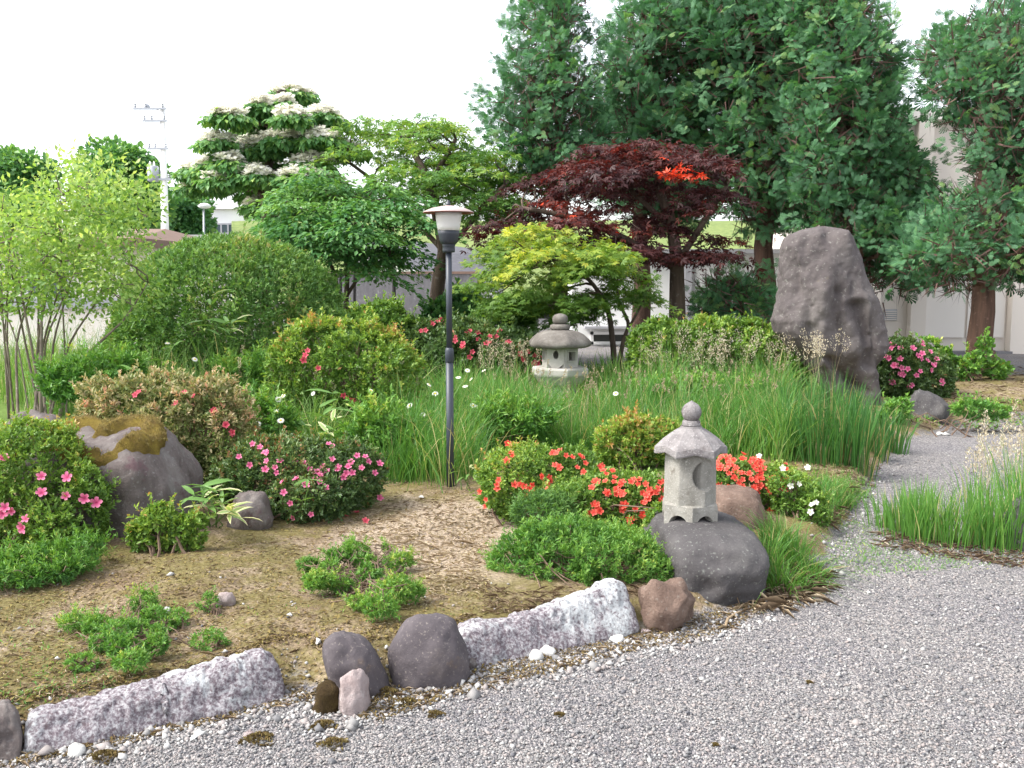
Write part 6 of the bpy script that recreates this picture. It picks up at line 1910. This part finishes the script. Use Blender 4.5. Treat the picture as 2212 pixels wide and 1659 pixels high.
# ------------------------------------------------------------------ small stuff on the ground
# gravel stones
def gravel():
    n = 66000
    Yg = 1 / rng.uniform(1 / 8.5, 1 / 2.7, n)
    Xg = rng.uniform(-.56, .60, n) * Yg
    d = bedd(Xg, Yg)
    pk = rng.random(n)
    ok = (d < -.02) | ((d < .22) & (pk < .14)) | ((d < 1.8) & (pk < .006))
    Xg, Yg, d = Xg[ok], Yg[ok], d[ok]
    n = len(Xg)
    Vt = np.array([(1, 0, 0), (-1, 0, 0), (0, 1, 0), (0, -1, 0), (0, 0, 1), (0, 0, -1)], float)
    Tt = np.array([(0, 2, 4), (2, 1, 4), (1, 3, 4), (3, 0, 4), (2, 0, 5), (1, 2, 5), (3, 1, 5), (0, 3, 5)])
    s = rng.lognormal(math.log(.0038), .38, n) * np.where(d > -.28, rng.choice([1.2, 1.6, 2.3], len(d), p=[.6, .3, .1]), 1.0) * (1 + .05 * Yg)
    sc = np.stack([s * rng.uniform(.8, 1.3, n), s * rng.uniform(.8, 1.2, n), s * rng.uniform(.5, .9, n)], -1)
    a = rng.uniform(0, 6.28, n)
    V = Vt[None] * sc[:, None] * rng.uniform(.75, 1.25, (n, 6, 1))
    tl = rng.normal(0, .35, (n, 2))
    V[..., 2] += V[..., 0] * tl[:, 0:1] + V[..., 1] * tl[:, 1:2]
    c, s_ = np.cos(a)[:, None], np.sin(a)[:, None]
    V = np.stack([V[..., 0] * c - V[..., 1] * s_, V[..., 0] * s_ + V[..., 1] * c, V[..., 2]], -1)
    ctr = np.stack([Xg, Yg, hgt(Xg, Yg) + s * .30], -1)
    V = V + ctr[:, None]
    T = Tt[None] + (np.arange(n) * 6)[:, None, None]
    tone = np.repeat(np.clip(rng.beta(1.6, 1.6, n) + np.where(d > -.28, .18, 0), 0, 1), 6)
    m = leafmat('gravel_stone', [(0.0, (0.115, 0.115, 0.128)), (0.3, (0.188, 0.187, 0.190)), (0.5, (0.256, 0.250, 0.246)), (0.68, (0.30, 0.262, 0.25)), (0.85, (0.36, 0.352, 0.345)), (1.0, (0.52, 0.51, 0.49))], 0, .85, spec=.2)
    o = link('gravel', new_mesh('gravel', V.reshape(-1, 3), T.reshape(-1, 3), tone), m)
    tag(o, 'loose grey and pinkish gravel stones over the court', 'gravel', None, 'stuff')


gravel()

# dry straw, needles and moss crumbs over the bed
def litter(name, label, n, mat, ln, wd, region, tone=.5, lift=.004, flat=.12, kind='leaf'):
    g = gsample(region, n)
    a = rng.uniform(0, 6.28, n)
    d = np.stack([np.cos(a), np.sin(a), rng.normal(0, flat, n)], -1)
    L = Leaves()
    p = g + [0, 0, lift]
    L.put(kind, p, d, rng.normal(0, .25, (n, 3)) + [0, 0, 1], ln * rng.lognormal(0, .4, n), wd * rng.uniform(.6, 1.4, n), tone + .28 * rng.normal(size=n))
    o = L.build(name, M[mat])
    tag(o, label, 'litter', None, 'stuff')


bedpoly = [(-60, 1660), (630, 1480), (820, 1490), (1000, 1440), (1060, 1290), (1060, 1180), (1080, 1110), (1010, 1060), (850, 1060), (820, 1110), (560, 1150), (420, 1180), (230, 1200), (180, 1260), (-60, 1290)]
litter('straw_litter', 'dry straw and needles on the mossy bed', 5200, 'straw', .026, .0026, bedpoly, .5)
litter('moss_crumbs', 'ochre moss crumbs over the bed', 9000, 'moss_bit', .014, .012, bedpoly, .55, .003, .5)
litter('straw_litter', 'dense dry straw on the bare patch by the lamp', 1800, 'straw', .042, .0026, [(700, 1150), (860, 1080), (1010, 1075), (1075, 1120), (1055, 1180), (1040, 1280), (930, 1300), (900, 1200), (760, 1160)], .9)
edge1 = [(0, 1659), (200, 1625), (640, 1520), (820, 1560), (1000, 1500), (1250, 1440), (1400, 1400), (1520, 1385), (1640, 1330), (1640, 1290), (1500, 1330), (1390, 1360), (1000, 1450), (800, 1490), (630, 1485), (60, 1625), (0, 1640)]
litter('moss_crumbs', 'brown moss crumbs along the foot of the edging slabs', 6000, 'moss_bit', .011, .009, edge1, .25, .004, .6)
litter('straw_litter', 'straw caught along the foot of the edging slabs', 1100, 'straw', .035, .0035, edge1, .5)
litter('straw_litter', 'dead grass below the arching tufts', 700, 'straw', .075, .004, [(1600, 1320), (1700, 1320), (1790, 1270), (1790, 1230), (1700, 1260), (1640, 1280)], .45, .01, .25)
litter('straw_litter', 'reddish thatch under the right-hand tufts', 1100, 'straw', .05, .005, [(1890, 1180), (2060, 1210), (2240, 1230), (2240, 1170), (2050, 1160), (1900, 1120)], .15, .006, .2)
litter('straw_litter', 'leaf litter under the right-hand cypress', 2200, 'straw', .04, .008, [(1980, 930), (2260, 940), (2260, 800), (2100, 790), (2040, 850)], -.15, .006, .2)
bank = [(1700, 1090), (1760, 1120), (1800, 1150), (1880, 1060), (1900, 1010), (1820, 1000), (1700, 1010)]
litter('straw_litter', 'dry thatch on the low bank before the iris clumps', 1300, 'straw', .04, .0035, bank, .35, .005, .2)
grass_field('weed_patch', 'short weeds on the low bank before the iris clumps', bank, 130, 9, .07, .005, 'grass', .8, .5, sp=.04)
litter('straw_litter', 'dry thatch under the coral azalea and low bush', 900, 'straw', .035, .003, [(1040, 1330), (1200, 1330), (1390, 1300), (1420, 1260), (1100, 1280), (1040, 1250)], .3, .005, .2)
# moss cushions and fallen twig on the gravel
for i, (px, py, s_) in enumerate([(1208, 1545, .009), (940, 1545, .016), (1748, 1475, .007), (880, 1520, .022), (560, 1600, .03), (720, 1610, .026), (225, 1640, .03), (830, 1500, .03), (1545, 1610, .006), (700, 1570, .025)]):
    g = G(np.array(float(px)), np.array(float(py)))
    Lc = Leaves()
    nb = 260
    u = rng.uniform(0, 6.28, nb); rr_ = np.sqrt(rng.random(nb)) * (1 + .35 * np.sin(3 * u + i))
    pp = g + np.stack([rr_ * np.cos(u) * s_ * 1.6, rr_ * np.sin(u) * s_ * 1.3, s_ * .55 * np.maximum(0, 1 - rr_ ** 2)], -1)
    Lc.put('leaf', pp, norm(np.stack([np.cos(u) * rr_, np.sin(u) * rr_, np.full(nb, .8)], -1)) + rng.normal(0, .4, (nb, 3)), randdir(nb), .25 * s_ + .006, .2 * s_ + .003, .45 + .3 * rng.normal(size=nb))
    tag(Lc.build('moss_cushion', M['moss_bit']), ['lone moss cushion on open gravel left of centre', 'moss cushion right of the small pinkish stone', 'moss scrap on open gravel at right', 'moss cushion between the cobbles and the gravel', 'moss cushion below the right end of the long slab', 'moss cushion below the small pinkish stone', 'moss cushion at the foot of the long slab, lower left', 'moss cushion tucked under the dome cobble', 'moss scrap near the bottom of the gravel', 'moss cushion left below the small pinkish stone'][i], 'moss', 'moss cushions')
b = MB(); gs = [G(np.array(float(a)), np.array(float(c_))) + [0, 0, .012] for a, c_ in ((1567, 1358), (1572, 1342), (1590, 1330), (1615, 1322))]
b.tube(gs, [.006, .007, .006, .003], 6)
o = b.build('fallen_twig', M['straw'], None, True); tag(o, 'curved dry twig lying on the gravel below the lantern boulder', 'twig')
for i, (px, py) in enumerate([(745, 1118), (770, 1112), (815, 1078), (790, 1130)]):
    g = G(np.array(float(px)), np.array(float(py)))
    o = bpy.data.objects.new('fallen_flower', FM['rose'][i % 3]); COL.objects.link(o)
    o.location = Vector(g + [0, 0, .012]); o.rotation_euler = (rng.normal(0, .6), rng.normal(0, .6), i); o.scale = (.022,) * 3
    tag(o, ['fallen rose flower on the soil, leftmost below the pink azalea', 'fallen rose flower touching the right foot of the pink azalea', 'fallen rose flower furthest right of the pink azalea', 'fallen rose flower nearest the camera below the pink azalea'][i], 'flower', 'fallen flowers')

print('TRIS', sum(len(o.data.polygons) for o in bpy.data.objects if o.type == 'MESH'), 'OBJ', len(bpy.data.objects))
